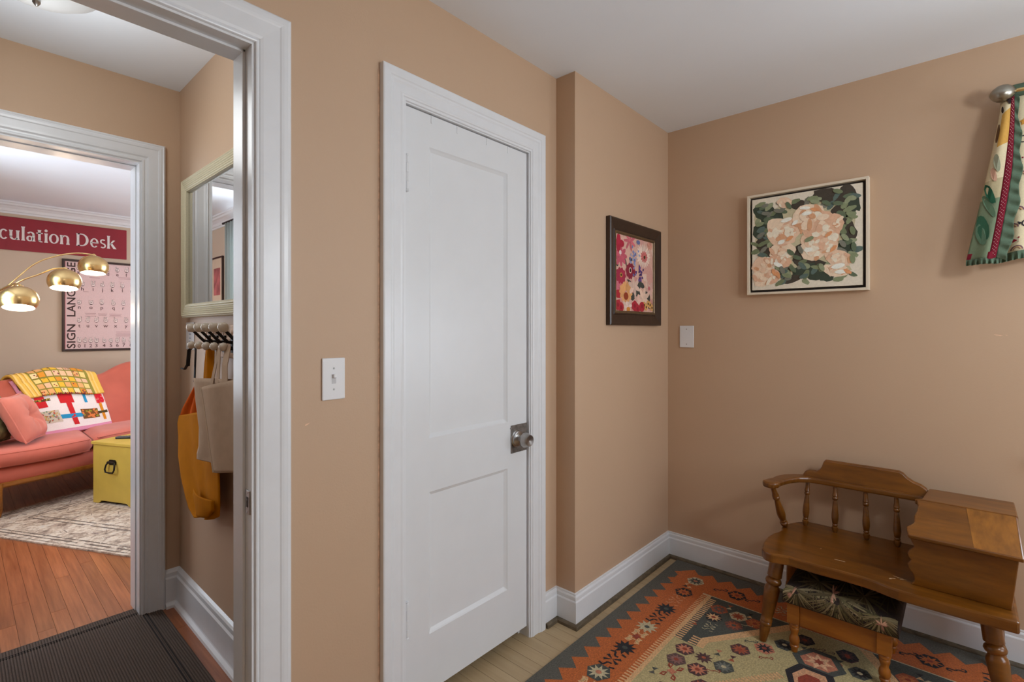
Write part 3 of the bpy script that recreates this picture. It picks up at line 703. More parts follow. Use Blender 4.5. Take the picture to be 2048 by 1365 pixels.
for cx_, cy_, rx, ry in ((.12, .15, .11, .08), (.2, .24, .12, .1), (.1, .36, .09, .10), (.14, .52, .09, .12), (.44, .12, .08, .05), (.72, .08, .14, .07), (.86, .1, .09, .10), (.84, .28, .10, .12), (.88, .45, .07, .14), (.86, .62, .09, .08), (.52, .72, .10, .08), (.62, .78, .11, .06), (.46, .66, .06, .12), (.5, .82, .12, .06), (.38, .9, .10, .04), (.7, .88, .07, .07), (.6, .88, .08, .05), (.3, .8, .08, .05), (.93, .18, .05, .10)):
    dc.add(ell(cx_, cy_, rx, ry, rnd.uniform(-.4, .4), 16, .16, int(cx_ * 999)), DK if rnd.random() < .7 else DK2, 2)
lay = 3
for i in range(210):
    cx_, cy_ = rnd.random(), rnd.random()
    if not (.03 < cx_ < .96 and .06 < cy_ < .94): continue
    edge = cx_ < .24 or cx_ > .78 or cy_ < .2 or cy_ > .76 or (.42 < cx_ < .56 and .5 < cy_ < .9)
    if not edge or (cx_ < .24 and cy_ > .66) : continue
    dc.add(ell(cx_, cy_, rnd.uniform(.032, .058), rnd.uniform(.019, .030), rnd.uniform(-1.2, 1.0), 12, .1, i), rnd.choice(GR), 3 + i % 5)
blooms = [(.32, .08, .075, .055), (.55, .27, .15, .14), (.62, .36, .16, .15), (.30, .40, .16, .14), (.26, .34, .12, .10), (.40, .36, .12, .10), (.60, .52, .13, .12), (.58, .62, .12, .11), (.70, .46, .12, .14), (.70, .58, .11, .10), (.30, .60, .13, .09), (.28, .70, .11, .07), (.10, .74, .10, .11), (.12, .86, .12, .10), (.20, .86, .08, .08), (.80, .72, .12, .08), (.78, .84, .12, .06), (.78, .36, .07, .09)]
for i, (cx_, cy_, rx, ry) in enumerate(blooms):
    dc.add(ell(cx_, cy_, rx, ry, rnd.uniform(-.5, .5), 18, .10, i + 40), PE[i % 3], 9)
for i, (cx_, cy_, rx, ry) in enumerate(blooms):
    for k in range(9):
        a = rnd.uniform(0, 6.28); q = rnd.uniform(.15, .85)
        dc.add(ell(cx_ + rx * q * math.cos(a), cy_ + ry * q * math.sin(a), rx * rnd.uniform(.22, .42), ry * rnd.uniform(.12, .26), a + 1.4 + rnd.uniform(-.5, .5), 12, .12, i * 17 + k), PE[rnd.choice((0, 1, 1, 2, 3, 3, 4))], 10 + k)
for cx_, cy_, rx, ry, ro in ((.34, .27, .055, .022, -.2), (.42, .31, .035, .018, -.7), (.53, .23, .045, .018, 0), (.51, .17, .05, .016, .1), (.29, .50, .035, .022, -.4), (.26, .74, .05, .022, .5), (.54, .61, .042, .022, 0), (.80, .80, .06, .025, -.2), (.82, .86, .05, .020, 0), (.63, .80, .0, .0, 0)):
    if rx: dc.add(ell(cx_, cy_, rx, ry, ro, 14, .05, 3), C(240, 234, 222, 1.15), 20)
for cx_, cy_, ro in ((.72, .47, -.7), (.76, .62, -.9), (.37, .47, -.6), (.22, .82, 1.2), (.26, .85, 1.2), (.88, .86, .6), (.60, .20, .3)):
    dc.add(ell(cx_, cy_, .04, .018, ro, 12, .1, 8), C(222, 156, 108, 1.1), 21)
for cx_, cy_, ro in ((.60, .12, .3), (.57, .08, -.2), (.70, .15, .6), (.80, .17, .2), (.47, .60, 1.2), (.55, .50, -.5), (.38, .62, .8), (.44, .68, .4), (.66, .80, 1.2), (.50, .88, -.4), (.40, .80, .9), (.34, .86, .4), (.86, .52, .9), (.84, .58, 1.0), (.90, .3, .9), (.92, .46, 1.4), (.93, .62, 1.5), (.92, .74, 1.5), (.08, .28, -.3), (.09, .40, -.5), (.10, .50, -.5), (.10, .62, .3), (.14, .17, .2), (.26, .16, .4), (.36, .12, 1.0), (.30, .80, 1.2), (.80, .05, .4)):
    dc.add(ell(cx_, cy_, .045, .022, ro, 14, .08, int(cx_ * 777)), rnd.choice(GR), 22)
dc.mb.build('brush_strokes', 'tint_matte', cvo)

# ================================================================== framed flower print on the bumped out wall
fp = root('flower_print', (2.29, BY, 1.549)); tag(fp, 'framed pink wildflower print in a wide dark brown frame', 'picture')
x0, x1, z0, z1 = 2.030 - 2.29, 2.556 - 2.29, 1.295 - 1.549, 1.803 - 1.549
fw = .062
pf = [(0, .001), (0, .022), (.006, .026), (.020, .022), (.050, .012), (.054, .016), (fw, .014), (fw, .001)]
def frame4(name, mat, x0, x1, z0, z1, prof, parent):
    P = [(x0, z0, 1, 1), (x1, z0, -1, 1), (x1, z1, -1, -1), (x0, z1, 1, -1)]
    for k in range(4):
        a, b = P[k], P[(k + 1) % 4]
        MB().rings([[(a[0] + a[2] * o_, -p_, a[1] + a[3] * o_) for o_, p_ in prof], [(b[0] + b[2] * o_, -p_, b[1] + b[3] * o_) for o_, p_ in prof]]).build(name, mat, parent)
frame4('frame_bar', 'brown_frame', x0, x1, z0, z1, pf, fp)
lipm = plain('bronze_lip', C(112, 90, 62), .45, .4, .15, 80)
frame4('frame_lip', lipm, x0 + fw - .004, x1 - fw + .004, z0 + fw - .004, z1 - fw + .004, [(0, .012), (0, .0165), (.006, .018), (.012, .013), (.012, .002), (0, .002)], fp)
q = fw + .006
pmb = MB().box(x0 + q, x1 - q, -.009, -.002, z0 + q, z1 - q, C(224, 178, 160)); pmb.has = True
po = pmb.build('print_sheet', 'tint_matte', fp)
def fmap(u, v, h): return (x0 + q + u * (x1 - x0 - 2 * q), -.009 - h, z1 - q - v * (z1 - z0 - 2 * q))
dc = Decal(fmap, .0002); rnd = random.Random(21)
cl = lambda p: [(min(max(a, .005), .995), min(max(b, .005), .995)) for a, b in p]
def D(p, c, l): dc.add(cl(p), c, l)
for i in range(26): D(ell(rnd.random(), rnd.random(), rnd.uniform(.06, .16), rnd.uniform(.05, .1), rnd.uniform(0, 3), 12, .2, i), rnd.choice([C(228, 184, 166), C(218, 164, 152), C(232, 200, 182), C(212, 150, 140), C(224, 190, 160)]), 1 + i % 3)
for cx_, cy_, rx, ry, ro in ((.55, .66, .12, .06, -.4), (.66, .62, .10, .04, .3), (.5, .76, .10, .05, -.8), (.62, .78, .10, .07, .2), (.82, .78, .10, .09, .5), (.42, .80, .06, .05, 1), (.7, .84, .05, .05, 0), (.35, .60, .06, .02, .3), (.25, .35, .05, .02, 1.1), (.38, .30, .04, .025, .4), (.05, .40, .03, .03, 0), (.9, .9, .06, .05, 0)):
    D(ell(cx_, cy_, rx, ry, ro, 12, .15, int(cx_ * 99)), C(72, 72, 66), 4)
def petals(cx_, cy_, n, r1, r0, wd, col, l, a0=0, sq=1.0):
    for k in range(n):
        a = a0 + 2 * math.pi * k / n
        D(ell(cx_ + sq * (r0 + r1) / 2 * math.cos(a), cy_ + .78 * (r0 + r1) / 2 * math.sin(a), (r1 - r0) / 2, wd, a, 8), mul(col, rnd.uniform(.85, 1.12)), l)
petals(.72, .22, 22, .20, .05, .020, C(232, 206, 190, 1.1), 5); petals(.74, .23, 12, .10, .01, .018, C(208, 112, 108), 6); D(ell(.75, .235, .025, .025), C(70, 60, 30), 7)
petals(.08, .12, 4, .14, .0, .05, C(176, 40, 62), 5); petals(.12, .28, 9, .17, .02, .034, C(202, 92, 110), 5); D(ell(.12, .24, .03, .03), C(240, 214, 210), 7)
petals(.36, .06, 7, .16, .0, .022, C(214, 110, 120), 5, .4)
petals(.38, .46, 10, .13, .0, .042, C(146, 44, 62), 6); D(ell(.37, .45, .035, .04), C(240, 206, 190), 7); D(ell(.37, .45, .022, .028), C(52, 26, 32), 8)
petals(.13, .54, 10, .13, .0, .038, C(170, 48, 74), 6); D(ell(.14, .53, .03, .03), C(210, 160, 70), 7); D(ell(.14, .53, .018, .018), C(50, 30, 30), 8)
petals(.08, .70, 9, .13, .0, .028, C(206, 110, 126), 5); D(ell(.07, .78, .09, .06, 0, 10, .2), C(178, 44, 54), 6)
petals(.26, .74, 13, .17, .03, .036, C(226, 164, 106), 6, .2); D(ell(.26, .80, .06, .05), C(150, 62, 34), 7)
for i in range(26): D(ell(.46 + rnd.gauss(0, .05), .26 + rnd.gauss(0, .10), .022, .016, rnd.uniform(0, 3), 8), rnd.choice([C(120, 130, 180), C(146, 150, 196), C(104, 112, 168), C(160, 170, 200)]), 6)
for i in range(26): D(ell(.62 + rnd.gauss(0, .045), .48 + rnd.gauss(0, .05), .024, .016, rnd.uniform(0, 3), 8), rnd.choice([C(84, 56, 116), C(106, 74, 140), C(70, 46, 96)]), 6)
petals(.47, .66, 6, .16, .0, .035, C(230, 196, 178), 6, .3); petals(.90, .68, 6, .15, .0, .030, C(228, 186, 172), 6); D(ell(.88, .66, .03, .03), C(204, 110, 116), 7)
petals(.72, .80, 7, .17, .0, .036, C(236, 202, 180), 6, .5); petals(.56, .84, 5, .10, .0, .03, C(232, 188, 172), 6)
for i in range(5): D(ell(.74 + .055 * i, .90 + .03 * math.sin(i * 2), .045, .05, 0, 10, .1, i), C(222, 170, 104), 7); D(ell(.745 + .055 * i, .90 + .03 * math.sin(i * 2), .016, .018), C(64, 34, 24), 8)
for cx_, cy_ in ((.06, .92), (.14, .95), (.48, .92), (.56, .96), (.68, .92)): D(ell(cx_, cy_, .075, .07, 0, 12, .15, int(cx_ * 50)), C(180, 46, 58), 7); D(ell(cx_, cy_, .03, .03, 0, 10, .15), C(150, 36, 50), 8)
petals(.30, .92, 9, .12, .01, .02, C(236, 206, 192), 6); D(ell(.32, .97, .05, .03), C(216, 140, 60), 8)
petals(.9, .05, 6, .08, .0, .03, C(214, 150, 130), 5); D(ell(.58, .05, .05, .03), C(110, 118, 160), 6)
dc.mb.build('flower_pattern', 'tint_matte', po)

# ================================================================== switch plates
sw = root('light_switch', (.723, W1, 1.1315)); tag(sw, 'white toggle light switch plate left of the closet door', 'switch')
MB().box(-.035, .035, -.006, -.0005, -.0595, .0595).build('plate', 'white_plastic', sw, bevel=.003)
tg = MB().box(-.006, .006, -.0068, -.005, -.0135, .0135).build('toggle_slot', plain('slot_grey', (.55, .55, .56, 1), .4), sw)
MB().prism([(-.0042, -.006, .001), (.0042, -.006, .001), (.0042, -.006, .011), (-.0042, -.006, .011)], (0, -.0085, .003)).build('toggle', 'white_plastic', sw, bevel=.001)
for zz in (.0300, -.0300): MB().turned((0, -.0058, zz), (0, -.0072, zz), [(0, .0032), (1, .0026)], 12).build('screw', plain('screw_grey', (.5, .5, .5, 1), .4), sw)
bl = root('blank_plate', (W2, 1.130, 1.235)); tag(bl, 'blank white wall plate near the corner below the rose painting', 'wall plate')
MB().box(-.0062, -.0005, -.0395, .0395, -.060, .060).build('plate', 'white_plastic', bl, bevel=.003)
for zz in (.041, -.041): MB().turned((-.006, 0, zz), (-.0072, 0, zz), [(0, .003), (1, .0024)], 12).build('screw', plain('screw_brass', (.35, .3, .25, 1), .4), bl)

# ================================================================== curtain rod and quilted valance at the right wall window
rod = root('curtain_rod', (2.590, -.87, 2.145)); tag(rod, 'brass curtain rod with egg shaped pewter finial on the right wall', 'curtain rod')
MB().tube([(0, -.74, 0), (0, .735, 0)], .008, 12).build('pole', 'brass', rod, smooth=True)
fin = plain('pewter', (.36, .34, .29, 1), .32, 1.0, .08, 50)
for sg in (1, -1):
    MB().turned((0, sg * .728, 0), (0, sg * .800, 0), [(0, .008), (.05, .013), (.15, .022), (.32, .0295), (.5, .0315), (.7, .0285), (.86, .020), (.96, .010), (1, .003)], 24).build('finial', fin, rod, smooth=True, angle=80)
    MB().tube([(.084, sg * .66, -.02), (.04, sg * .66, -.02), (.01, sg * .66, -.012), (.0, sg * .66, -.008)], .006, 8).box(.080, .0848, sg * .66 - .012, sg * .66 + .012, -.05, .02).build('bracket', 'brass', rod)
val = root('quilted_valance', (2.60, -.5, 2.15)); tag(val, 'quilted patchwork window valance with green ruffle and red polka dot band', 'curtain')
vo = Vector((2.60, -.5, 2.15))
def V(*p): return tuple(Vector(p) - vo)
IV = C(206, 192, 158, 1.1); SG = C(120, 136, 108); RD = C(122, 22, 42); DG = C(34, 84, 60); RF = C(92, 112, 92)
# front lapel: from the rod slanting down to the left, band and ruffle on its right edge
def lap(u, v, h=0.0):
    """u 0..1 left edge to band edge, v 0 top..1 hem"""
    yl = -.104 + .098 * v ** 1.15; wd = .045 + .016 * v - (.020 * (1 - v) ** 2)
    y = yl - wd * u; x = 2.606 - .018 * v - .030 * math.sin(math.pi * min(u, 1) * .8) * min(1, v * 4 + .2) - .012 * math.sin(u * 5 + v * 3) * v - h
    z = 2.112 - .578 * v + .045 * (1 - v) ** 2 * u
    return V(x, y, z)
patch = [(0, .10, IV), (.10, .30, C(206, 158, 78)), (.30, .50, IV), (.50, .62, C(184, 170, 134)), (.62, 1.01, SG)]
def lapcol(u, v):
    for a, b, c in patch:
        if a <= v < b: return c if not (a == .10 and u < .32) else IV
    return IV
mb = MB(); mb.grid(lambda u, v: lap(u, v), 10, 50, cf=lapcol); lo = mb.build('lapel_panel', 'tint_cloth', val, smooth=True, solid=.004, angle=80)
dc = Decal(lambda u, v, h: lap(u, v, .0062 + h), .0004)
for cu_, cv_, ru, rv, c in ((.45, .40, .30, .04, C(150, 152, 128)), (.4, .47, .26, .03, C(196, 152, 128)), (.38, .585, .42, .035, DG), (.45, .66, .50, .03, C(92, 118, 92)), (.42, .80, .40, .06, C(52, 96, 72)), (.40, .84, .34, .05, C(96, 128, 104)), (.2, .06, .14, .02, C(50, 36, 32)), (.12, .20, .12, .06, C(104, 72, 44)), (.62, .015, .4, .03, C(44, 34, 34))):
    dc.mb = MB(); dc.add(cl(ell(cu_, cv_, ru, rv, .15, 14, .10, int(cu_ * 99))), c, 1); dc.mb.build('applique', 'tint_cloth', val)
def band(u, v, h=0.0):
    p = Vector(lap(1, v)); return (p.x - .002 - h, p.y - .020 * u * (.35 + .65 * min(v * 2.2, 1)), p.z + .004 * u)
mb = MB(); mb.grid(lambda u, v: band(u, v), 3, 50, col=RD); mb.build('polka_dot_band', 'tint_cloth', val, smooth=True, solid=.002)
hem = MB(); hem.grid(lambda u, v: tuple(Vector(lap(u, .955 + .045 * v, .003)) + Vector((0, -.012 * u, 0))), 6, 3, col=RD); hem.build('hem_band', 'tint_cloth', val, smooth=True)
dm = MB(); wd_ = C(226, 200, 196)
for k in range(90):
    v = .06 + .93 * k / 90
    for u in ((.28, .72) if k % 2 else (.5,)):
        p = Vector(band(u, v, .0032)); dm.poly([(p.x, p.y + .0011 * math.cos(t), p.z + .0011 * math.sin(t)) for t in [6.283 * q_ / 6 for q_ in range(6)]], wd_)
dm.build('polka_dots', 'tint_cloth', val)['kind'] = 'stuff'
def ruf(u, v):
    p = Vector(band(1, v)); wv = .009 * math.sin(v * 95) * u; w2 = (.008 + .022 * min(v * 1.6, 1)) * u
    return (p.x + .004 + wv, p.y - w2 - .004 * u * math.sin(v * 31), p.z - .012 * u)
mb = MB(); mb.grid(ruf, 8, 200, col=RF); mb.build('ruffle', 'tint_cloth', val, smooth=True, solid=.0015)
def rufb(u, v):
    p = Vector(lap(u * 1.45, 1.0)); return (p.x - .004 + .010 * math.sin(u * 38) * v, p.y, p.z + .004 - .022 * v)
mb = MB(); mb.grid(rufb, 60, 4, col=RF); mb.build('ruffle', 'tint_cloth', val, smooth=True, solid=.0015)
# rear panel behind the lapel, with printed figures, running on along the rod
def rear(u, v, h=0.0):
    y = -.088 - .014 * (1 - v) - 1.28 * u ; sag = 1 - .12 * math.sin(math.pi * min(u * 1.0, 1))
    x = 2.618 + .016 * math.sin(u * 88 + .6) * (.35 + .65 * v) - .006 * v - h * 1.0
    z = 2.150 - .600 * v * sag
    return V(x, y, z)
mb = MB(); mb.grid(lambda u, v: rear(u, v), 150, 40, col=IV); mb.build('quilted_panel', 'tint_cloth', val, smooth=True, solid=.003)
def rufr(u, v):
    p = Vector(rear(u, 1.0)); return (p.x - .004 + .008 * math.sin(u * 520) * v, p.y, p.z - .030 * v)
mb = MB(); mb.grid(rufr, 420, 4, col=RF); mb.build('ruffle', 'tint_cloth', val, smooth=True)
tube_top = MB().grid(lambda u, v: V(2.605 + .022 * math.cos(6.283 * v), -.10 - 1.27 * u, 2.150 + .022 * math.sin(6.283 * v)), 60, 14, col=mul(RF, .8)); tube_top.build('rod_pocket', 'tint_cloth', val, smooth=True)
dc = Decal(lambda u, v, h: rear(u, v, .003 + h), .0005)
rnd = random.Random(4)
S_ = 1 / 1.28; Tz = 1 / .6
def prin(kind, y, z):
    u0, v0 = (-.095 - y) * S_, (2.15 - z) * Tz
    f = lambda pts: [(u0 - a * S_, v0 - b * Tz) for a, b in pts]
    if kind == 'bow':
        for r_, c in ((.017, C(120, 84, 92)), (.013, C(196, 168, 120)), (.010, C(150, 110, 96))):
            n = 8; o1 = [(r_ * math.cos(3.1416 * k / n), r_ * math.sin(3.1416 * k / n)) for k in range(n + 1)]; o2 = [(a * .75, b * .75) for a, b in o1][::-1]
            dc.add(f(o1 + o2), c, 1)
    elif kind == 'blob':
        dc.add(f(ell(0, 0, .015, .012, 0, 12)), C(220, 208, 180), 1); dc.add(f(ell(0, 0, .008, .006, 0, 8, .3, int(abs(y) * 999))), C(150, 30, 48), 2)
        dc.add(f(ell(-.012, .010, .003, .003, 0, 6)), C(130, 24, 44), 2); dc.add(f(ell(.012, .012, .003, .003, 0, 6)), C(130, 24, 44), 2)
    elif kind == 'ring':
        o1 = ell(0, 0, .016, .014, 0, 14); o2 = ell(0, 0, .012, .010, 0, 14)
        for k in range(14): dc.add(f([o1[k], o1[(k + 1) % 14], o2[(k + 1) % 14], o2[k]]), C(46, 40, 48), 1)
        dc.add(f([(.014, .004), (.026, .010), (.022, -.004)]), C(46, 40, 48), 1)
    elif kind == 'gold':
        dc.add(f(star(0, 0, .018, .016, 5, .55, .3)), C(196, 140, 60), 1)
pos = [('ring', -.160, 1.965), ('blob', -.146, 1.885), ('bow', -.155, 1.830), ('gold', -.134, 1.752), ('bow', -.150, 1.700), ('ring', -.176, 1.650), ('bow', -.137, 1.640), ('blob', -.142, 1.590), ('bow', -.150, 1.555), ('gold', -.162, 2.03)]
for k in range(60): pos.append((rnd.choice(['bow', 'blob', 'ring', 'gold']), rnd.uniform(-1.3, -.20), rnd.uniform(1.62, 2.10)))
for p in pos: dc.mb = MB(); prin(*p); dc.mb.build('printed_figure', 'tint_cloth', val)
# ================================================================== hall
# ---- ceiling light with a frosted bowl
def bowl_light(loc, watts, col, label, drop):
    o = root('ceiling_light', loc); tag(o, label, 'ceiling light')
    MB().turned((0, 0, -.001), (0, 0, -.028), [(0, .135), (.5, .140), (1, .128)], 32).build('canopy', 'white_plastic', o, smooth=True)
    MB().turned((0, 0, -.020), (0, 0, -.112), [(0, .165), (.06, .170), (.2, .166), (.45, .148), (.7, .112), (.88, .066), (.97, .030), (1, .004)], 36).build('glass_bowl', bowlm, o, smooth=True, angle=80)
    MB().turned((0, 0, -.110), (0, 0, -.132), [(0, .006), (.2, .010), (.5, .010), (.8, .006), (1, .002)], 14).build('bowl_finial', 'steel', o, smooth=True)
    li = bpy.data.lights.new('ceiling_light_bulb', 'POINT'); li.energy = watts; li.color = col; li.shadow_soft_size = .16
    lo_ = bpy.data.objects.new('ceiling_light_bulb', li); COL.objects.link(lo_); lo_.location = (0, 0, -drop); lo_.parent = o
bowlm = emit('lit_frosted_glass', (1, .99, .97, 1), .22); bowlm.node_tree.nodes['Principled BSDF'].inputs['Base Color'].default_value = (.3, .3, .3, 1)
bowl_light((.165, 2.085, CEIL), HALL_W, (.93, .98, 1), 'white frosted glass bowl ceiling light in the hall', .34)
pe = root('added_pendant_light', (1.45, -.85, CEIL)); tag(pe, 'white glass globe pendant light added out of view to brighten the entry room', 'pendant light')  # unseen lamp, added and hung low to brighten the ceiling and right wall
MB().turned((0, 0, -.001), (0, 0, -.03), [(0, .06), (.7, .055), (1, .02)], 24).build('canopy', 'brass', pe, smooth=True)
MB().tube([(0, 0, -.02), (0, 0, -.42)], .006, 10).build('stem', 'brass', pe)
MB().turned((0, 0, -.41), (0, 0, -.47), [(0, .02), (.5, .05), (1, .055)], 20).build('cap', 'brass', pe, smooth=True)
gl_, nt, b = newmat('opal_globe'); out_ = nt.nodes['Material Output']; tr_ = nd(nt, 'ShaderNodeBsdfTransparent'); em_ = nd(nt, 'ShaderNodeEmission'); em_.inputs['Strength'].default_value = .8; ad_ = nd(nt, 'ShaderNodeAddShader')
nt.links.new(tr_.outputs[0], ad_.inputs[0]); nt.links.new(em_.outputs[0], ad_.inputs[1]); nt.links.new(ad_.outputs[0], out_.inputs['Surface'])
MB().turned((0, 0, -.46), (0, 0, -.72), [(0, .05), (.05, .075), (.2, .112), (.4, .130), (.6, .128), (.8, .100), (.93, .058), (1, .006)], 32).build('glass_globe', gl_, pe, smooth=True, angle=80)
li = bpy.data.lights.new('added_pendant_bulb', 'POINT'); li.energy = ENTRY_W; li.color = (.93, .98, 1); li.shadow_soft_size = .12
lo_ = bpy.data.objects.new('added_pendant_bulb', li); COL.objects.link(lo_); lo_.location = (0, 0, -.60); lo_.parent = pe
# ---- mirror
mo = Vector((HX, 2.14, 1.326)); mir = root('wall_mirror', mo); tag(mir, 'rectangular hall mirror in a cream beaded frame', 'mirror')
my0, my1, mz0, mz1 = 1.66 - mo.y, 2.600 - mo.y, 0, .612
fcm = plain('cream_beaded_frame', C(206, 196, 164, 1.08), .5, var=.06, vscale=200)
P = [(my0, mz0, 1, 1), (my1, mz0, -1, 1), (my1, mz1, -1, -1), (my0, mz1, 1, -1)]
prof = [(0, .001), (0, .020), (.003, .024)]
for k in range(6): prof += [(.005 + k * .0085, .0245), (.0085 + k * .0085, .0285 - .0008 * k), (.012 + k * .0085, .0245 - .0008 * k)]
prof += [(.058, .022), (.060, .014), (.060, .001)]
for k in range(4):
    a, b = P[k], P[(k + 1) % 4]
    MB().rings([[(-p_, a[0] + a[2] * o_, a[1] + a[3] * o_) for o_, p_ in prof], [(-p_, b[0] + b[2] * o_, b[1] + b[3] * o_) for o_, p_ in prof]]).build('frame_bar', fcm, mir)
MB().box(-.010, -.002, my0 + .05, my1 - .05, mz0 + .05, mz1 - .05).build('mirror_glass', 'mirror', mir)
# ---- hook rack
ho = Vector((HX, 1.98, 1.165)); rk = root('hook_rack', ho); tag(rk, 'carved whitewashed board with five black iron coat hooks below the mirror', 'hook rack')
rb = plain('whitewashed_wood', C(214, 186, 164, 1.05), .7, var=.25, vscale=40, bs=.6, bscale=90)
MB().box(-.014, -.001, 1.56 - ho.y, 2.335 - ho.y, 0, .125).build('board', rb, rk, bevel=.004)
cm2 = MB()
for k in range(26):
    yy = 1.60 + k * .028 - ho.y
    for zz in (.035, .068, .098):
        cm2.turned((-.014, yy + (.014 if zz == .068 else 0), zz), (-.0185, yy + (.014 if zz == .068 else 0), zz), [(0, .011), (.7, .009), (1, .005)], 8)
cvg = cm2.build('carving', rb, rk, smooth=True); cvg['kind'] = 'stuff'
cer = plain('cream_ceramic', C(216, 202, 184, 1.1), .2, var=.05)
kY = (2.258, 2.168, 2.085, 2.000, 1.908)
hk0 = None
for yy in kY:
    y = yy - ho.y
    h = MB().box(-.022, -.012, -.010, .010, .022, .085).tube([(-.020, 0, .060), (-.035, 0, .062), (-.052, 0, .080), (-.068, 0, .098), (-.078, 0, .110)], [.0065, .006, .0055, .0055, .005], 10).tube([(-.020, 0, .040), (-.045, 0, .038), (-.062, 0, .042), (-.070, 0, .046)], [.0065, .006, .0055, .005], 10).build('hook', 'iron', rk, smooth=True) if hk0 is None else clonemesh(hk0, 'hook', rk)
    h.location = (0, y, 0)
    if hk0 is None:
        hk0 = h
        ku = MB().turned((-.066, 0, .102), (-.094, 0, .128), [(0, .005), (.1, .010), (.35, .0175), (.6, .0175), (.85, .012), (1, .003)], 16).build('upper_knob', cer, h, smooth=True, angle=80)
        kl = MB().turned((-.064, 0, .044), (-.094, 0, .050), [(0, .005), (.15, .010), (.4, .0150), (.65, .0150), (.88, .010), (1, .002)], 16).build('lower_knob', cer, h, smooth=True, angle=80)
    else:
        clonemesh(ku, 'upper_knob', h); clonemesh(kl, 'lower_knob', h)
# ---- cloth hanging from the hooks
def cloth(name, rows, xf, mat, parent, o, nu=24, sub=6, solid=.003):
    """rows: (z_left, y_left, z_right, y_right) from top to bottom; xf(u,v) depth"""
    mb = MB(); n = (len(rows) - 1) * sub
    def fn(u, v):
        t = v * (len(rows) - 1); i = min(int(t), len(rows) - 2); f = t - i
        q = [rows[i][k] + (rows[i + 1][k] - rows[i][k]) * f for k in range(4)]
        return (xf(u, v) - o.x, q[1] + (q[3] - q[1]) * u - o.y, q[0] + (q[2] - q[0]) * u - o.z)
    mb.grid(fn, nu, n)
    return mb.build(name, mat, parent, smooth=True, solid=solid, angle=180)
yel = plain('mustard_cotton', C(196, 120, 2, 1.0), .85, var=.06, vscale=20, bs=.3, bscale=500, spec=.08)
orc = plain('orange_cotton', C(214, 92, 4, 1.0), .85, var=.08, vscale=20, bs=.3, bscale=500, spec=.08)
bei = plain('beige_canvas', C(186, 158, 132, 1.1), .9, var=.05, vscale=25, bs=.5, bscale=700, spec=.08)
ao = Vector((.66, 2.3, 1.06)); oa = root('orange_apron', ao); tag(oa, 'bunched orange cloth apron hanging behind the mustard apron', 'apron')
cloth('bib', [(1.049, 2.406, 1.055, 2.36), (0.993, 2.483, 0.993, 2.329), (0.921, 2.586, 0.921, 2.308), (0.849, 2.652, 0.849, 2.308), (0.788, 2.627, 0.788, 2.308), (0.739, 2.601, 0.731, 2.36)], lambda u, v: .684 - .010 * math.sin(u * 15) * min(1, v * 2 + .3) - .008 * v, orc, oa, ao)
bs_ = MB().tube([(.645 - ao.x, 2.285 - ao.y, 1.20 - ao.z), (.648 - ao.x, 2.300 - ao.y, 1.15 - ao.z), (.650 - ao.x, 2.318 - ao.y, 1.06 - ao.z)], .008, 8, flat=.4).tube([(.640 - ao.x, 2.285 - ao.y, 1.21 - ao.z), (.632 - ao.x, 2.32 - ao.y, 1.19 - ao.z), (.630 - ao.x, 2.325 - ao.y, 1.15 - ao.z), (.630 - ao.x, 2.330 - ao.y, 1.125 - ao.z)], .008, 8, flat=.4).tube([(.630 - ao.x, 2.328 - ao.y, 1.135 - ao.z), (.630 - ao.x, 2.37 - ao.y, 1.110 - ao.z), (.630 - ao.x, 2.41 - ao.y, 1.112 - ao.z)], .006, 8, flat=.4)
stx = plain('black_ribbon', C(34, 28, 26), .7); bs_.build('tie_string', stx, oa)
yo = Vector((.65, 2.2, 1.2)); ya = root('mustard_apron', yo); tag(ya, 'long mustard yellow cloth apron hanging from a coat hook', 'apron')
cloth('neck_strap', [(1.215, 2.140, 1.215, 2.070), (1.15, 2.155, 1.15, 2.070), (1.08, 2.165, 1.08, 2.062), (1.00, 2.18, 1.0, 2.05)], lambda u, v: .640 + .008 * math.sin(u * 9) - .004 * v, yel, ya, yo, 12)
def yx(u, v): return .668 - .016 * math.sin(u * 7.5 + .9 + v * 1.2) * (.5 + .5 * v) - .020 * v - .012 * math.exp(-((u - .42) * 9) ** 2)
cloth('skirt', [(0.894, 2.57, 0.976, 2.081), (0.858, 2.575, 0.889, 2.06), (0.806, 2.544, 0.806, 2.05), (0.724, 2.529, 0.745, 2.045), (0.642, 2.472, 0.683, 2.034), (0.58, 2.4, 0.631, 2.029), (0.545, 2.343, 0.585, 2.034), (0.526, 2.266, 0.562, 2.091)], yx, yel, ya, yo, 34)
cloth('hem_fold', [(0.637, 2.281, 0.647, 2.034), (0.611, 2.292, 0.611, 2.034), (0.554, 2.245, 0.57, 2.091)], lambda u, v: yx(.55 + .4 * u, .9) - .012 - .006 * math.sin(3.14 * u), yel, ya, yo, 12)
bo_ = Vector((.62, 1.95, 1.1)); bt = root('beige_tote', bo_); tag(bt, 'folded beige canvas tote bag hanging in front of the mustard apron', 'tote bag')
cloth('rear_panel', [(1.084, 2.232, 1.110, 1.75), (1.0, 2.205, 1.0, 1.75), (.90, 2.160, .9, 1.75), (.83, 2.160, .82, 1.75), (.80, 2.178, .80, 1.75), (.779, 2.175, .800, 1.75)], lambda u, v: .624 - .006 * math.sin(u * 12 + v) - .006 * u, bei, bt, bo_, 24)
cloth('front_panel', [(1.062, 2.055, 1.116, 1.72), (1.0, 2.022, 1.0, 1.72), (.93, 1.990, .93, 1.72), (.85, 1.958, .86, 1.72), (.779, 1.925, .812, 1.72)], lambda u, v: .600 - .008 * math.sin(u * 6.0) + .010 * v * u, bei, bt, bo_, 24, solid=.005)
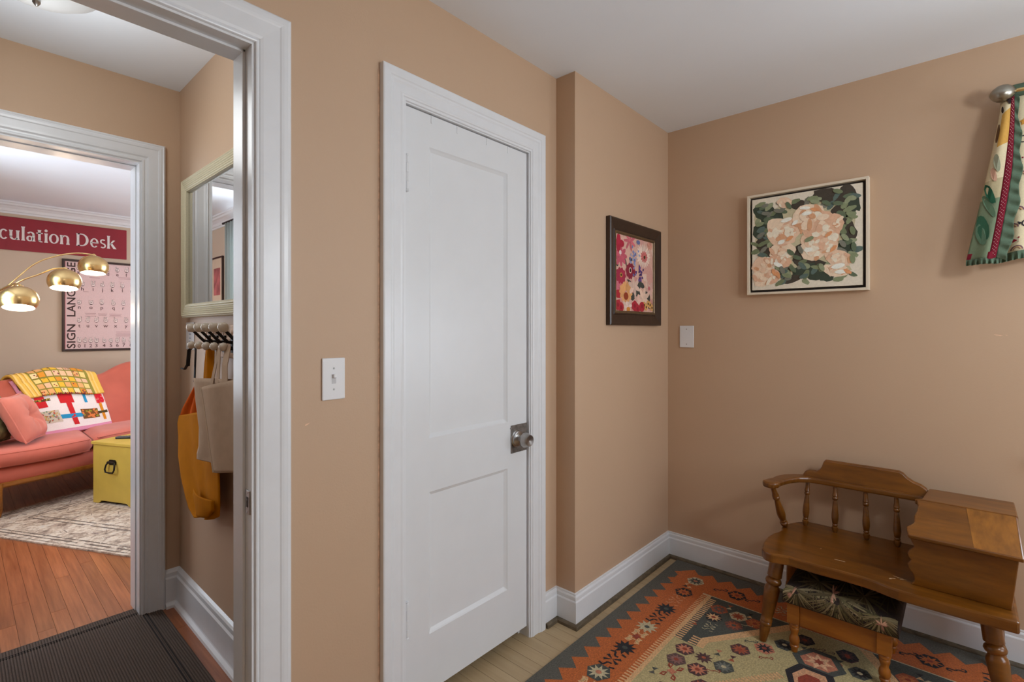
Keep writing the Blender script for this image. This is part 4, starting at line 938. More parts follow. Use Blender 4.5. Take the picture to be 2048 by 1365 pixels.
def strap(name, pts, w_):
    mb = MB(); n = len(pts)
    for a, b in zip(pts[:-1], pts[1:]):
        mb.poly([(a[0] - bo_.x, a[1] - w_ / 2 - bo_.y, a[2] - bo_.z), (a[0] - bo_.x, a[1] + w_ / 2 - bo_.y, a[2] - bo_.z), (b[0] - bo_.x, b[1] + w_ / 2 - bo_.y, b[2] - bo_.z), (b[0] - bo_.x, b[1] - w_ / 2 - bo_.y, b[2] - bo_.z)])
    return mb.build(name, bei, bt, solid=.002)
strap('handle', [(.632, 1.985, 1.215), (.625, 1.990, 1.15), (.615, 2.005, 1.07)], .026)
strap('handle', [(.628, 1.965, 1.215), (.620, 1.945, 1.15), (.612, 1.93, 1.08)], .026)
strap('handle', [(.632, 1.890, 1.215), (.615, 1.87, 1.15), (.605, 1.84, 1.09)], .05)
MB().tube([(.597 - bo_.x, 2.055 - bo_.y, 1.062 - bo_.z), (.597 - bo_.x, 2.022 - bo_.y, 1.0 - bo_.z), (.597 - bo_.x, 1.990 - bo_.y, .93 - bo_.z), (.597 - bo_.x, 1.958 - bo_.y, .85 - bo_.z), (.597 - bo_.x, 1.925 - bo_.y, .779 - bo_.z)], .003, 6).build('edge_seam', plain('pale_binding', C(206, 182, 156, 1.1), .9), bt)
# ---- printed card on the wall
wc = root('wall_card', (HX, 2.555, 1.245)); tag(wc, 'small white printed card on the wall beside the hook rack', 'card')
MB().box(-.003, -.0005, -.055, .057, -.060, .060).build('card', 'white_plastic', wc)
ink = plain('grey_ink', C(120, 128, 150), .7); lm = MB()
for zz, w_ in ((.028, .05), (.018, .06), (.006, .03), (-.012, .02)): lm.poly([(-.0034, w_ / 2, zz), (-.0034, -w_ / 2, zz), (-.0034, -w_ / 2, zz + .004), (-.0034, w_ / 2, zz + .004)])
lm.poly([(-.0034, .014, -.040), (-.0034, -.006, -.040), (-.0034, -.006, -.022), (-.0034, .014, -.022)]); lm.build('printing', ink, wc)['kind'] = 'stuff'
# ---- ribbed floor mat in front of the living room doorway
mat_o = Vector((.0, 2.16, 0)); fm = root('floor_mat', mat_o); tag(fm, 'dark brown ribbed runner mat on the hall floor', 'mat')
mx0, mx1, myy0, myy1 = -.55 - mat_o.x, .628 - mat_o.x, 1.52 - mat_o.y, 2.802 - mat_o.y
ribm = plain('brown_ribbed_mat', C(74, 60, 52, .95), .9, var=.25, vscale=400, bs=.5, bscale=500)
MB().box(mx0, mx1, myy0, myy1, .0005, .0045).build('mat_base', ribm, fm)
rmb = MB(); x = mx0 + .004; 
while x < mx1 - .006:
    rmb.box(x, x + .0048, myy0 + .004, myy1 - .004, .0045, .0068); x += .0085
rb2 = rmb.build('ribs', plain('brown_rib', C(92, 76, 66, .95), .85, var=.3, vscale=300, bs=.4, bscale=400), fm); rb2['kind'] = 'stuff'
for off in (.055, .067):
    for a, b, c, e in ((mx0 + off, mx1 - off, myy1 - off - .004, myy1 - off), (mx0 + off, mx1 - off, myy0 + off, myy0 + off + .004), (mx1 - off - .004, mx1 - off, myy0 + off, myy1 - off), (mx0 + off, mx0 + off + .004, myy0 + off, myy1 - off)):
        MB().box(a, b, c, e, .0045, .0072).build('border_line', plain('dark_line', C(30, 24, 22), .9), fm)
# ================================================================== living room
# ---- library sign
sg = root('library_sign', (.40, LY, 2.11)); tag(sg, 'dark red sign reading Circulation Desk in white letters', 'sign')
SX0, SX1, SZ0, SZ1 = -.33 - .40, 1.136 - .40, 1.968 - 2.11, 2.256 - 2.11
MB().box(SX0, SX1, -.012, -.001, SZ0, SZ1).build('sign_board', plain('maroon_sign', C(140, 26, 42, 1.05), .45, var=.05, vscale=12), sg, bevel=.003)
def flare_stem(x, y0, y1, w_, b=True, t=True):
    f = w_ * .28
    return [(x - w_ / 2 - (f if b else 0), y0), (x + w_ / 2 + (f if b else 0), y0), (x + w_ / 2 + f * .2, y0 + .16), (x + w_ / 2, (y0 + y1) / 2), (x + w_ / 2 + f * .2, y1 - .16), (x + w_ / 2 + (f if t else 0), y1), (x - w_ / 2 - (f if t else 0), y1), (x - w_ / 2 - f * .2, y1 - .16), (x - w_ / 2, (y0 + y1) / 2), (x - w_ / 2 - f * .2, y0 + .16)]
def arc(cx_, cy_, rx, ry, tx, ty, a0, a1, n=18):
    out = []
    for k in range(n):
        p = [math.radians(a0 + (a1 - a0) * q / n) for q in (k, k + 1)]
        o_ = [(cx_ + rx * math.cos(a), cy_ + ry * math.sin(a)) for a in p]; i_ = [(cx_ + (rx - tx) * math.cos(a), cy_ + (ry - ty) * math.sin(a)) for a in p]
        out.append([o_[0], o_[1], i_[1], i_[0]])
    return out
SW = .235
GLY = {
    'c': (.86, arc(.44, .5, .42, .53, .22, .12, 42, 318)), 'C': (1.30, arc(.66, .70, .62, .75, .28, .13, 40, 320)),
    'u': (1.06, [flare_stem(.20, .30, 1.0, SW, False), flare_stem(.80, 0, 1.0, SW)] + arc(.48, .36, .40, .38, .23, .12, 180, 330)),
    'l': (.46, [flare_stem(.22, 0, 1.48, SW)]), 'i': (.46, [flare_stem(.22, 0, 1.0, SW), ell(.22, 1.28, .15, .15, 0, 14)]),
    'a': (.94, [flare_stem(.70, 0, .72, SW, True, False)] + arc(.36, .28, .32, .30, .20, .10, 0, 360, 22) + arc(.44, .66, .38, .36, .23, .12, 0, 150)),
    't': (.70, [flare_stem(.30, .12, 1.30, SW, False), [(.02, .88), (.62, .88), (.62, 1.0), (.02, 1.0)]] + arc(.47, .20, .29, .22, .20, .12, 180, 300)),
    'o': (1.04, arc(.50, .5, .47, .53, .23, .10, 0, 360, 26)), 'n': (1.08, [flare_stem(.20, 0, 1.0, SW), flare_stem(.82, 0, .66, SW, True, False)] + arc(.54, .64, .395, .38, .23, .12, 0, 150)),
    'D': (1.42, [flare_stem(.22, 0, 1.40, SW * 1.1), [(.2, 0), (.62, 0), (.62, .12), (.2, .12)], [(.2, 1.28), (.62, 1.28), (.62, 1.40), (.2, 1.40)]] + arc(.60, .70, .70, .70, .28, .12, -90, 90)),
    'e': (.98, arc(.48, .5, .44, .53, .22, .11, 0, 315, 24) + [[(.10, .46), (.90, .46), (.90, .56), (.10, .56)]]),
    's': (.80, arc(.40, .74, .31, .28, .17, .13, 40, 270) + arc(.40, .27, .33, .29, .17, .13, -140, 90)),
    'k': (1.08, [flare_stem(.20, 0, 1.48, SW), [(.28, .46), (.66, 1.0), (.92, 1.0), (.46, .50)], [(.36, .58), (.58, .66), (1.08, 0), (.74, 0)]]),
    'r': (.72, [flare_stem(.20, 0, 1.0, SW)] + arc(.58, .62, .42, .38, .23, .15, 60, 150)), ' ': (.52, [])}
txt = 'Circulation Desk'
adv = lambda s_: sum(GLY[c][0] for c in s_)
k_ = (1.056 - .250) / adv('culation Desk'); xx = .250 - adv('Cir') * k_
wl = plain('sign_white', C(222, 214, 212, 1.05), .5, var=.02)
hz = .083
for ch in txt:
    a_, polys = GLY[ch]
    if polys:
        m_ = MB()
        for p in polys: m_.prism([(xx + x * k_ - .40, -.0122, 2.060 + y * hz - 2.11) for x, y in p], (0, -.0022, 0))
        m_.build('letter', wl, sg)
    xx += a_ * k_
# ---- sign language poster
ps = root('alphabet_poster', (.98, LY, 1.50)); tag(ps, 'framed pale pink sign language alphabet poster above the sofa', 'poster')
po_ = (.98, 1.50); px0, px1, pz0, pz1 = .657 - .98, 1.305 - .98, 1.075 - 1.5, 1.929 - 1.5
pw = .020
fm_ = plain('dark_brown_frame', C(58, 40, 36), .4, var=.08)
for a, b, c, e in ((px0, px0 + pw, pz0, pz1), (px1 - pw, px1, pz0, pz1), (px0 + pw, px1 - pw, pz1 - pw, pz1), (px0 + pw, px1 - pw, pz0, pz0 + pw)):
    MB().box(a, b, -.020, -.001, c, e).build('frame_bar', fm_, ps, bevel=.002)
PAP = C(228, 198, 197, 1.0)
pm = MB().box(px0 + pw, px1 - pw, -.010, -.002, pz0 + pw, pz1 - pw, PAP); pm.has = True; pso = pm.build('poster_sheet', 'tint', ps)
dc = Decal(lambda u, v, h: (u - .98, -.010 - h, v - 1.5), .0004)
dc.add([(.677, 1.096), (.681, 1.096), (.681, 1.908), (.677, 1.908)], C(200, 60, 70), 1)
INKP = C(70, 50, 48); GRY = C(104, 84, 84); LGT = C(242, 220, 216, 1.1)
def word_at(s_, x, z, size, col, lay=2, rot=False, length=None, bold=0):
    P_, a, b = textpolys(s_, size, bold); kx_ = (length / (b - a)) if length else 1.0
    for p in P_:
        if rot: dc.add([(x - v, z + (u - a) * kx_) for u, v in p], col, lay)
        else: dc.add([(x + u - (a + b) / 2, z + v) for u, v in p], col, lay)
word_at('SIGN', .750, 1.103, .084, INKP, rot=True, length=.222, bold=.0012)
word_at('LANGUAGE', .750, 1.398, .084, INKP, rot=True, length=.502, bold=.0012)
rows_ = [([('a', .772), ('b', .841), ('c', .914), ('d', .990), ('e', 1.063), ('f', 1.134), ('g', 1.205)], 1.802, 1.855), ([('h', .801), ('i', .879), ('j', .948), ('k', 1.024), ('l', 1.102), ('m', 1.18)], 1.648, 1.702), ([('n', .779), ('o', .863), ('p', .944), ('q', 1.032), ('r', 1.110), ('s', 1.19)], 1.476, 1.530), ([('t', .779), ('u', .841), ('v', .903), ('w', .973), ('x', 1.049), ('y', 1.132), ('z', 1.21)], 1.302, 1.362), ([('0', .778), ('1', .819), ('2', .861), ('3', .903), ('4', .961), ('5', 1.013), ('6', 1.063), ('7', 1.114), ('8', 1.170), ('9', 1.22), ('10', 1.265)], 1.112, 1.168)]
rnd = random.Random(9)
def hand(x, z, seed):
    r = random.Random(seed); s_ = 1.05
    palm = ell(x, z, .013 * s_, .015 * s_, 0, 10, .12, seed)
    dc.add(ell(x, z, .0155 * s_, .0175 * s_, 0, 10, .12, seed), GRY, 2); dc.add(palm, LGT, 3)
    for k in range(4):
        fx = x - .011 + .0072 * k; ln = r.choice((.006, .010, .022, .024))
        dc.add([(fx - .0036, z + .008), (fx + .0036, z + .008), (fx + .003 + r.uniform(-.003, .003), z + .012 + ln), (fx - .003, z + .012 + ln)], GRY, 4)
        dc.add([(fx - .0024, z + .006), (fx + .0024, z + .006), (fx + .002, z + .010 + ln), (fx - .002, z + .010 + ln)], LGT, 5)
    dc.add(line2((x - .010, z - .002), (x + .008, z + .004), .004), GRY, 6); dc.add(line2((x - .009, z - .014), (x + .009, z - .013), .005), C(110, 84, 84), 6)
i_ = 0
for lets, zl, zh in rows_:
    for ch, x in lets:
        word_at(ch, x, zl - .004, .046 if len(ch) == 1 else .036, C(112, 84, 84) if ch not in 'hkn' else C(80, 58, 58), bold=.0006); hand(x, zh, i_ + 1); i_ += 1
for x0_, x1_, z_, n_ in ((.82, .90, 1.428, 3), (.915, .985, 1.425, 2), (1.0, 1.095, 1.425, 3), (1.07, 1.25, 1.785, 2), (.806, .846, 1.632, 1), (1.05, 1.25, 1.25, 4), (.85, .93, 1.768, 1)):
    for k in range(n_): dc.add([(x0_ + .004 * (k % 2), z_ - .013 * k), (x1_ - .006 * (k % 2), z_ - .013 * k), (x1_ - .006 * (k % 2), z_ - .013 * k + .0035), (x0_ + .004 * (k % 2), z_ - .013 * k + .0035)], C(176, 134, 136), 2)
dc.mb.build('lettering', 'tint', pso)['kind'] = 'stuff'

# ---- sofa: plan curve of the seat front, concave towards the room
SF = [(-.34, 4.90), (-.22, 4.80), (-.05, 4.765), (.20, 4.772), (.36, 4.795), (.51, 4.838), (.69, 4.935), (.85, 5.04), (1.0, 5.10), (1.3, 5.13), (1.7, 5.10), (2.1, 5.02)]
def interp(T, x):
    if x <= T[0][0]: return T[0][1]
    for (a, b), (c, d_) in zip(T[:-1], T[1:]):
        if x <= c: t = (x - a) / (c - a); return b + (d_ - b) * t
    return T[-1][1]
def smooth_t(T):
    X = [T[0][0] + (T[-1][0] - T[0][0]) * k / 120 for k in range(121)]; Yv = [interp(T, x) for x in X]
    for _ in range(6): Yv = [Yv[0]] + [(Yv[k - 1] + 2 * Yv[k] + Yv[k + 1]) / 4 for k in range(1, 120)] + [Yv[-1]]
    return list(zip(X, Yv))
SF = smooth_t(SF); front = lambda x: interp(SF, x)
ZT = smooth_t([(-.34, .60), (-.2, .68), (-.08, .78), (.05, .845), (.24, .885), (.40, .912), (.52, .935), (.66, .918), (.78, .878), (.88, .872), (.96, .93), (1.06, .975), (1.3, 1.0), (1.7, .95), (2.1, .75)]); ztop = lambda x: interp(ZT, x)
sof = root('camelback_sofa', (.8, 5.2, 0)); tag(sof, 'coral pink velvet camelback sofa with carved wooden rail', 'sofa'); fo = Vector((.8, 5.2, 0))
def F(x, y, z): return (x - fo.x, y - fo.y, z - fo.z)
velm = plain('coral_velvet', C(200, 100, 80, .95), .8, var=.07, vscale=7, bs=.15, bscale=250, sheen=.25)
xs = [-.19 + 2.19 * k / 60 for k in range(61)]
mb = MB(); mb.rings([[F(x, front(x) + .035, .225), F(x, front(x) + .015, .27), F(x, front(x) + .022, .325), F(x, front(x) + .05, .345), F(x, front(x) + .70, .345), F(x, front(x) + .70, .225)] for x in xs]); mb.build('seat_base', velm, sof, smooth=True, angle=50)
zr = lambda x: .200 + .014 * math.sin((x - .1) * 4.2) - .02 * max(0, (.26 - abs(x - .2)) / .26) * 0
railw = wood('sofa_rail_wood', C(128, 76, 24), C(170, 108, 44), (6, 50, 50), .35)
mb = MB(); mb.rings([[F(x, front(x) + .030, zr(x)), F(x, front(x) + .012, zr(x) + .012), F(x, front(x) + .014, zr(x) + .034), F(x, front(x) + .036, zr(x) + .040), F(x, front(x) + .06, zr(x) + .03)] for x in xs]); mb.build('wood_rail', railw, sof, smooth=True, angle=50)
for lx, in ((.185,), (1.75,)):
    f_ = front(lx); MB().tube([F(lx, f_ + .030, .235), F(lx - .004, f_ + .012, .19), F(lx + .006, f_ + .014, .13), F(lx + .016, f_ + .040, .07), F(lx + .012, f_ + .050, .03), F(lx + .004, f_ + .040, .0135)], [.036, .034, .024, .017, .015, .020], 14).build('leg', railw, sof, smooth=True, angle=60)
for lx in (-.10, 1.8): MB().tube([F(lx, front(lx) + .66, .25), F(lx, front(lx) + .70, .12), F(lx, front(lx) + .74, .001)], [.03, .024, .018], 12).build('leg', railw, sof, smooth=True)
def seatcush(xa, xb):
    mb = MB(); rings = []; n = 26
    for k in range(n + 1):
        t = k / n; x = xa + (xb - xa) * t; e = min(1, math.sqrt(max(0, 1 - (1 - min(t, 1 - t) / .06) ** 2)) if min(t, 1 - t) < .06 else 1); e = max(e, .05)
        zc_ = .400; hh = .052 * (.5 + .5 * e); f_ = front(x) - .012 + (1 - e) * .03; b_ = front(x) + .60
        dome = .012 * math.sin(math.pi * t)
        rings.append([F(x, f_ + .022, zc_ - hh), F(x, f_ + .003, zc_ - hh * .72), F(x, f_, zc_), F(x, f_ + .005, zc_ + hh * .72), F(x, f_ + .026, zc_ + hh), F(x, f_ + .20, zc_ + hh + dome), F(x, f_ + .42, zc_ + hh + dome), F(x, b_, zc_ + hh), F(x, b_, zc_ - hh)])
    mb.rings(rings); c_ = mb.build('seat_cushion', velm, sof, smooth=True, angle=60)
    for dz, nm in ((.041, 'piping'), (-.041, 'piping')):
        MB().tube([F(xa + .02 + (xb - xa - .04) * k / 24, front(xa + .02 + (xb - xa - .04) * k / 24) - .012 + (.009 if dz > 0 else .010), .400 + dz) for k in range(25)], .005, 6).build(nm, velm, c_, smooth=True)
seatcush(-.09, .705); seatcush(.715, 1.95)
def bsurf(x, t, h=0.0):
    """t 0 seat .. 1 top of the back .. 1.35 over to the rear; h offset outwards"""
    f_ = front(x); zt = ztop(x)
    if t <= .92:
        s_ = t / .92; y = f_ + .50 + .16 * s_ - .035 * math.sin(math.pi * s_) - h * .95; z = .43 + (zt - .05 - .43) * s_ + h * .25
    else:
        a = min((t - .92) / .43, 1) * math.pi; r = .05 + h; y = f_ + .66 + .05 - r * math.cos(a); z = zt - .05 + r * math.sin(a)
    return F(x, y, z)
xb = [-.19 + 2.19 * k / 80 for k in range(81)]
mb = MB(); mb.rings([[bsurf(x, 1.35 * q / 22) for q in range(23)] + [F(x, front(x) + .76, .40), F(x, front(x) + .76, .26), F(x, front(x) + .50, .26)] for x in xb]); mb.build('back', velm, sof, smooth=True, angle=60)
MB().tube([bsurf(.80 + .10 * (1 - q / 14), .05 + 1.0 * q / 14, .002) for q in range(15)], .004, 6).build('back_seam', plain('coral_piping', C(186, 92, 80), .8), sof, smooth=True)
# rolled arm at the near end
mb = MB(); rings = []
for k in range(15):
    t = k / 14; y = 4.86 + .70 * t; r = .085 + .02 * t; zc_ = .56 + .08 * t; xc_ = -.13 + .0 * t
    rings.append([F(xc_ + r * 1.0 * math.cos(a) * .8, y, zc_ + r * math.sin(a)) for a in [2 * math.pi * q / 16 for q in range(16)]])
mb.rings(rings); mb.box(-.19 - fo.x, -.08 - fo.x, 4.875 - fo.y, 5.56 - fo.y, .24, .58); mb.build('arm', velm, sof, smooth=True, angle=60)

# ---- quilts over the sofa back: every patch lies on the curved back
def quilt_patch(mb, xf, u0, u1, v0, v1, col, h, n=None):
    nu = max(2, int(abs(u1 - u0) * 24)); nv = max(2, int(abs(v1 - v0) * 22))
    def fn(a, b):
        u = u0 + (u1 - u0) * a; v = v0 + (v1 - v0) * b; return xf(u, v, h)
    mb.grid(fn, nu, nv, col=col)
qo = root('patchwork_quilt', fo); tag(qo, 'white quilt with red, blue and orange patches and pink edge on the sofa back', 'quilt')
def q1(u, v, h):   # u along, v 0 bottom .. 1 top of back
    xl = .455 + (.275 - .455) * v; xr = .925 + (.83 - .925) * v; x = xl + (xr - xl) * u
    t = .015 + .99 * v; w_ = .006 + .0010 * math.sin(u * 40) * math.sin(v * 36) + .010 * (1 - v) ** 6
    return bsurf(x, t, w_ + h)
WHT = C(230, 222, 218, 1.1); PNK = C(222, 150, 178); QR = C(206, 40, 44); QB = C(44, 148, 196); QO = C(220, 140, 30); QBR = C(122, 80, 40); QDK = C(78, 66, 34)
mb = MB(); mb.grid(lambda a, b: q1(a, b, 0), 40, 40, cf=lambda a, b: PNK if (b < .085 or a < .045) else WHT); mb.build('quilt_top', 'tint_cloth', qo, smooth=True, solid=.008, angle=180)
QUILT = [(.13, .24, .46, .64, QR), (.08, .30, .56, .60, QDK), (.40, .58, .50, .72, QR), (.47, .54, .12, .50, QR), (.34, .64, .245, .315, QB), (.72, .76, .50, .72, QB), (.62, .86, .20, .38, QBR), (.86, .99, .265, .315, QDK), (.905, .945, .135, .50, QO), (.88, .99, .47, .66, C(226, 120, 110)), (.05, .34, .20, .40, C(206, 196, 176)), (.60, .92, .665, .70, C(190, 176, 120)), (.04, .12, .80, .90, QDK)]
for (a, b, c, e, col) in QUILT:
    m_ = MB(); quilt_patch(m_, q1, a, b, c, e, col, .0066); m_.build('patch', 'tint_cloth', qo, smooth=True, angle=180)
rnd = random.Random(31); pm_ = MB()
for k in range(150):
    r_ = rnd.random()
    if r_ < .45: u, v, c, s_ = rnd.uniform(.06, .33), rnd.uniform(.21, .39), rnd.choice([C(190, 90, 70), C(110, 150, 120), C(210, 170, 90), C(120, 130, 170), C(120, 80, 60)]), .010
    elif r_ < .65: u, v, c, s_ = rnd.uniform(.89, .98), rnd.uniform(.48, .65), C(214, 30, 50), .018
    elif r_ < .85: u, v, c, s_ = rnd.uniform(.63, .85), rnd.uniform(.21, .37), rnd.choice([C(226, 130, 70), C(160, 150, 50), C(226, 130, 70)]), .016
    else: u, v, c, s_ = rnd.uniform(.09, .29), rnd.uniform(.565, .595), C(190, 170, 70), .008
    pm_.poly([q1(u + s_ * a, v + s_ * 1.3 * b, .0082) for a, b in ((-1, 0), (-.3, .8), (.8, .5), (1, -.3), (0, -1))], c)
pm_.build('calico_print', 'tint_cloth', qo)['kind'] = 'stuff'
yq = root('yellow_quilt', fo); tag(yq, 'folded yellow and orange patchwork quilt over the top of the sofa back', 'quilt')
def q2(u, v, h):
    xl = .375 + (.235 - .375) * min(v, 1); xr = .875 + (.80 - .875) * min(v, 1); x = xl + (xr - xl) * u
    t = .655 + .62 * v; w_ = .022 + .0018 * math.sin(u * 40) * math.sin(v * 22) + .003 * math.sin(u * 15 + 2)
    return bsurf(x, t, w_ + h)
YEL = C(232, 186, 84, 1.05); OLV = C(150, 140, 60)
mb = MB(); mb.grid(lambda a, b: q2(a, b, 0), 60, 24, cf=lambda a, b: OLV if .17 < a < .86 else YEL); mb.build('quilt_top', 'tint_cloth', yq, smooth=True, solid=.018, angle=180)
QC = [C(236, 206, 130, 1.05), C(230, 172, 110), C(234, 186, 60), C(238, 214, 160, 1.05), C(226, 150, 50), C(232, 190, 150)]
for i in range(8):
    for j in range(6):
        a = .185 + i * .083; c = .02 + j * .155; m_ = MB(); quilt_patch(m_, q2, a, a + .070, c, c + .125, rnd.choice(QC), .0125); m_.build('patch', 'tint_cloth', yq, smooth=True, angle=180)
for a in (.02, .08, .13, .88, .93): m_ = MB(); quilt_patch(m_, q2, a, a + .022, .02, .95, C(240, 200, 120, 1.05), .0125); m_.build('stripe', 'tint_cloth', yq, smooth=True, angle=180)
pm_ = MB()
for k in range(120):
    i = rnd.randrange(8); j = rnd.randrange(6)
    if (i + j) % 3: continue
    u, v = .19 + i * .083 + rnd.uniform(0, .06), .03 + j * .155 + rnd.uniform(0, .1); s_ = .011
    pm_.poly([q2(u + s_ * a, v + s_ * 1.6 * b, .0142) for a, b in ((-1, 0), (-.3, .8), (.8, .5), (1, -.3), (0, -1))], rnd.choice([C(140, 50, 60), C(190, 90, 40), C(120, 60, 70)]))
for k in range(24): pm_.poly([q2(.18 + k * .028 + .012 * a, .012 + .03 * b, .0142) for a, b in ((-1, 0), (0, 1), (1, 0), (0, -1))], rnd.choice([C(130, 40, 50), C(200, 110, 40), OLV]))
pm_.build('calico_print', 'tint_cloth', yq)['kind'] = 'stuff'

# ---- cushions on the sofa
def pillow(name, c, U, Vv, w_, h_, th, mat, label, buttons=False):
    c = Vector(c); U = Vector(U).normalized(); Vv = Vector(Vv); Vv = (Vv - U * Vv.dot(U)).normalized(); N = U.cross(Vv)
    r = root(name, c); tag(r, label, 'pillow')
    def side(sg):
        def fn(a, b):
            x, y = 2 * a - 1, 2 * b - 1
            th_ = th * (max(0, (1 - x ** 4) * (1 - y ** 4))) ** .55; pin = 1 - .10 * (1 - abs(x * y)) * (abs(x) ** 6 + abs(y) ** 6) * .5
            if buttons:
                rr = math.hypot(x, y); th_ *= 1 - .80 * math.exp(-(rr * 4.2) ** 2) ; th_ *= 1 - .20 * (math.cos(math.atan2(y, x) * 8) * .5 + .5) * math.exp(-((rr - .35) * 3) ** 2)
            p = U * x * w_ / 2 * pin + Vv * y * h_ / 2 * pin + N * sg * th_; return tuple(p)
        return fn
    mb = MB(); mb.grid(side(1), 26, 26); mb.grid(side(-1), 26, 26); mb.build('cover', mat, r, smooth=True, angle=180)
    e = []
    for k in range(81):
        s_ = k / 20; i = int(s_) % 4; f_ = s_ - int(s_); P4 = [(-1, -1), (1, -1), (1, 1), (-1, 1)]; a, b = P4[i], P4[(i + 1) % 4]
        x, y = a[0] + (b[0] - a[0]) * f_, a[1] + (b[1] - a[1]) * f_; pin = 1 - .10 * (1 - abs(x * y)) * (abs(x) ** 6 + abs(y) ** 6) * .5
        e.append(tuple(U * x * w_ / 2 * pin + Vv * y * h_ / 2 * pin))
    MB().tube(e, .006, 6).build('piping', mat, r, smooth=True)
    if buttons: MB().turned(tuple(N * th * .30), tuple(N * th * .44), [(0, .014), (.6, .013), (1, .005)], 12).build('button', mat, r, smooth=True)
    return r
pillow('velvet_pillow', (.330, 5.06, .637), (.366, .93, 0), (-.42, .04, .92), .34, .35, .075, plain('pink_velvet', C(206, 116, 98, 1.0), .75, var=.08, vscale=8, sheen=.25), 'buttoned pink velvet pillow leaning on the sofa seat', True)
pillow('floral_pillow', (.130, 5.02, .672), (.45, .89, 0), (-.30, .04, .95), .38, .40, .08, plain('green_floral', C(120, 128, 88), .85, var=.55, vscale=22), 'green and cream floral pillow half behind the pink pillow')

# ---- living room area rug, turned to the sofa
ra = Vector((.46, -.888, 0)).normalized(); rb_ = Vector((.888, .46, 0)).normalized()
ro = Vector((-.034, 4.790, 0)); lrug = root('area_rug', ro); tag(lrug, 'faded grey and cream oriental area rug under the yellow chest', 'rug')
RL, RW = 1.95, 2.7
m, nt, b = newmat('faded_rug'); v = ocoord(nt); n1 = noise(nt, 9, 6, v, .65); n2 = noise(nt, 34, 5, v, .7)
mx = nd(nt, 'ShaderNodeMath', operation='MULTIPLY'); nt.links.new(n1.outputs['Fac'], mx.inputs[0]); nt.links.new(n2.outputs['Fac'], mx.inputs[1])
nt.links.new(ramp(nt, mx.outputs[0], [(.14, C(122, 104, 92)), (.22, C(176, 156, 138)), (.30, C(206, 190, 172, 1.05)), (.40, C(186, 178, 170))]), b.inputs['Base Color']); b.inputs['Roughness'].default_value = .95; bump(nt, b, n2.outputs['Fac'], .5, .004); M['faded_rug'] = m
def RR(a, b_, z): return tuple(ra * a + rb_ * b_ + Vector((0, 0, z)))
MB().prism([RR(0, 0, .0008), RR(RL, 0, .0008), RR(RL, RW, .0008), RR(0, RW, .0008)][::-1], (0, 0, .0085)).build('pile', 'faded_rug', lrug)
dc = Decal(lambda a, b_, h: RR(a, b_, .0093 + h), .0003)
rnd = random.Random(8)
LN = C(104, 88, 78); LN2 = C(96, 84, 78)
def rline(a0, b0, a1, b1, w_, col):
    L_ = math.hypot(a1 - a0, b1 - b0); n_ = int(L_ / .05)
    for k in range(n_):
        if rnd.random() < .07: continue
        t0, t1 = k / n_, (k + 1) / n_
        dc.add(line2((a0 + (a1 - a0) * t0, b0 + (b1 - b0) * t0), (a0 + (a1 - a0) * t1, b0 + (b1 - b0) * t1), w_ * rnd.uniform(.6, 1.2)), col, 1)
for off, w_ in ((.022, .007), (.055, .012), (.085, .010), (.27, .013), (.31, .010)):
    rline(off, off, RL - off, off, w_, LN); rline(RL - off, off, RL - off, RW - off, w_, LN2); rline(RL - off, RW - off, off, RW - off, w_, LN2); rline(off, RW - off, off, off, w_, LN)
for k in range(700):
    a_, b_ = rnd.uniform(.03, RL - .03), rnd.uniform(.03, 1.5); t = rnd.uniform(0, 3.14); l_ = rnd.uniform(.01, .035)
    dc.add(line2((a_ - l_ * math.cos(t), b_ - l_ * math.sin(t)), (a_ + l_ * math.cos(t), b_ + l_ * math.sin(t)), rnd.uniform(.003, .008)), rnd.choice([C(140, 122, 110), C(160, 140, 124), C(206, 192, 176), C(150, 130, 122)]), 2 + k % 3)
dc.mb.build('worn_pattern', 'tint_rug', lrug)['kind'] = 'stuff'

# ---- yellow trunk
ta = Vector((.42, -.907, 0)).normalized(); tb = Vector((.907, .42, 0)).normalized(); to = Vector((.677, 4.735, .0112))
tr = root('storage_chest', to); tag(tr, 'yellow painted wooden chest with black iron handle on the area rug', 'chest')
ym = plain('yellow_paint', C(190, 160, 68, 1.0), .5, var=.05, vscale=9, bs=.1, bscale=120)
TW, TL, TH_ = .42, .78, .448
def T(a, b_, z): return tuple(ta * a + tb * b_ + Vector((0, 0, z)))
end = [(0, 0), (.055, 0), (.075, .012), (.085, .020), (TW - .085, .020), (TW - .075, .012), (TW - .055, 0), (TW, 0), (TW, TH_ - .022), (0, TH_ - .022)]
for bb in (0, TL - .016): MB().prism([T(a, bb, z) for a, z in end], tb * .016).build('end_panel', ym, tr, bevel=.002)
sd = [(0.016, 0), (.09, 0), (.11, .02), (TL - .11, .02), (TL - .09, 0), (TL - .016, 0), (TL - .016, TH_ - .022), (.016, TH_ - .022)]
for aa in (0, TW - .016): MB().prism([T(aa, b_, z) for b_, z in sd], ta * .016).build('side_panel', ym, tr, bevel=.002)
MB().prism([T(-.008, -.010, TH_ - .021), T(TW + .008, -.010, TH_ - .021), T(TW + .008, TL + .010, TH_ - .021), T(-.008, TL + .010, TH_ - .021)][::-1], (0, 0, .021)).build('lid', ym, tr, bevel=.003)
hc = (.200, .285)
hd = MB().prism([T(hc[0] + a, -.0008, hc[1] + z) for a, z in ((-.036, .012), (-.036, .028), (-.026, .040), (.026, .040), (.036, .028), (.036, .012), (.028, .004), (-.028, .004))], -tb * .005).build('handle_plate', 'iron', tr)
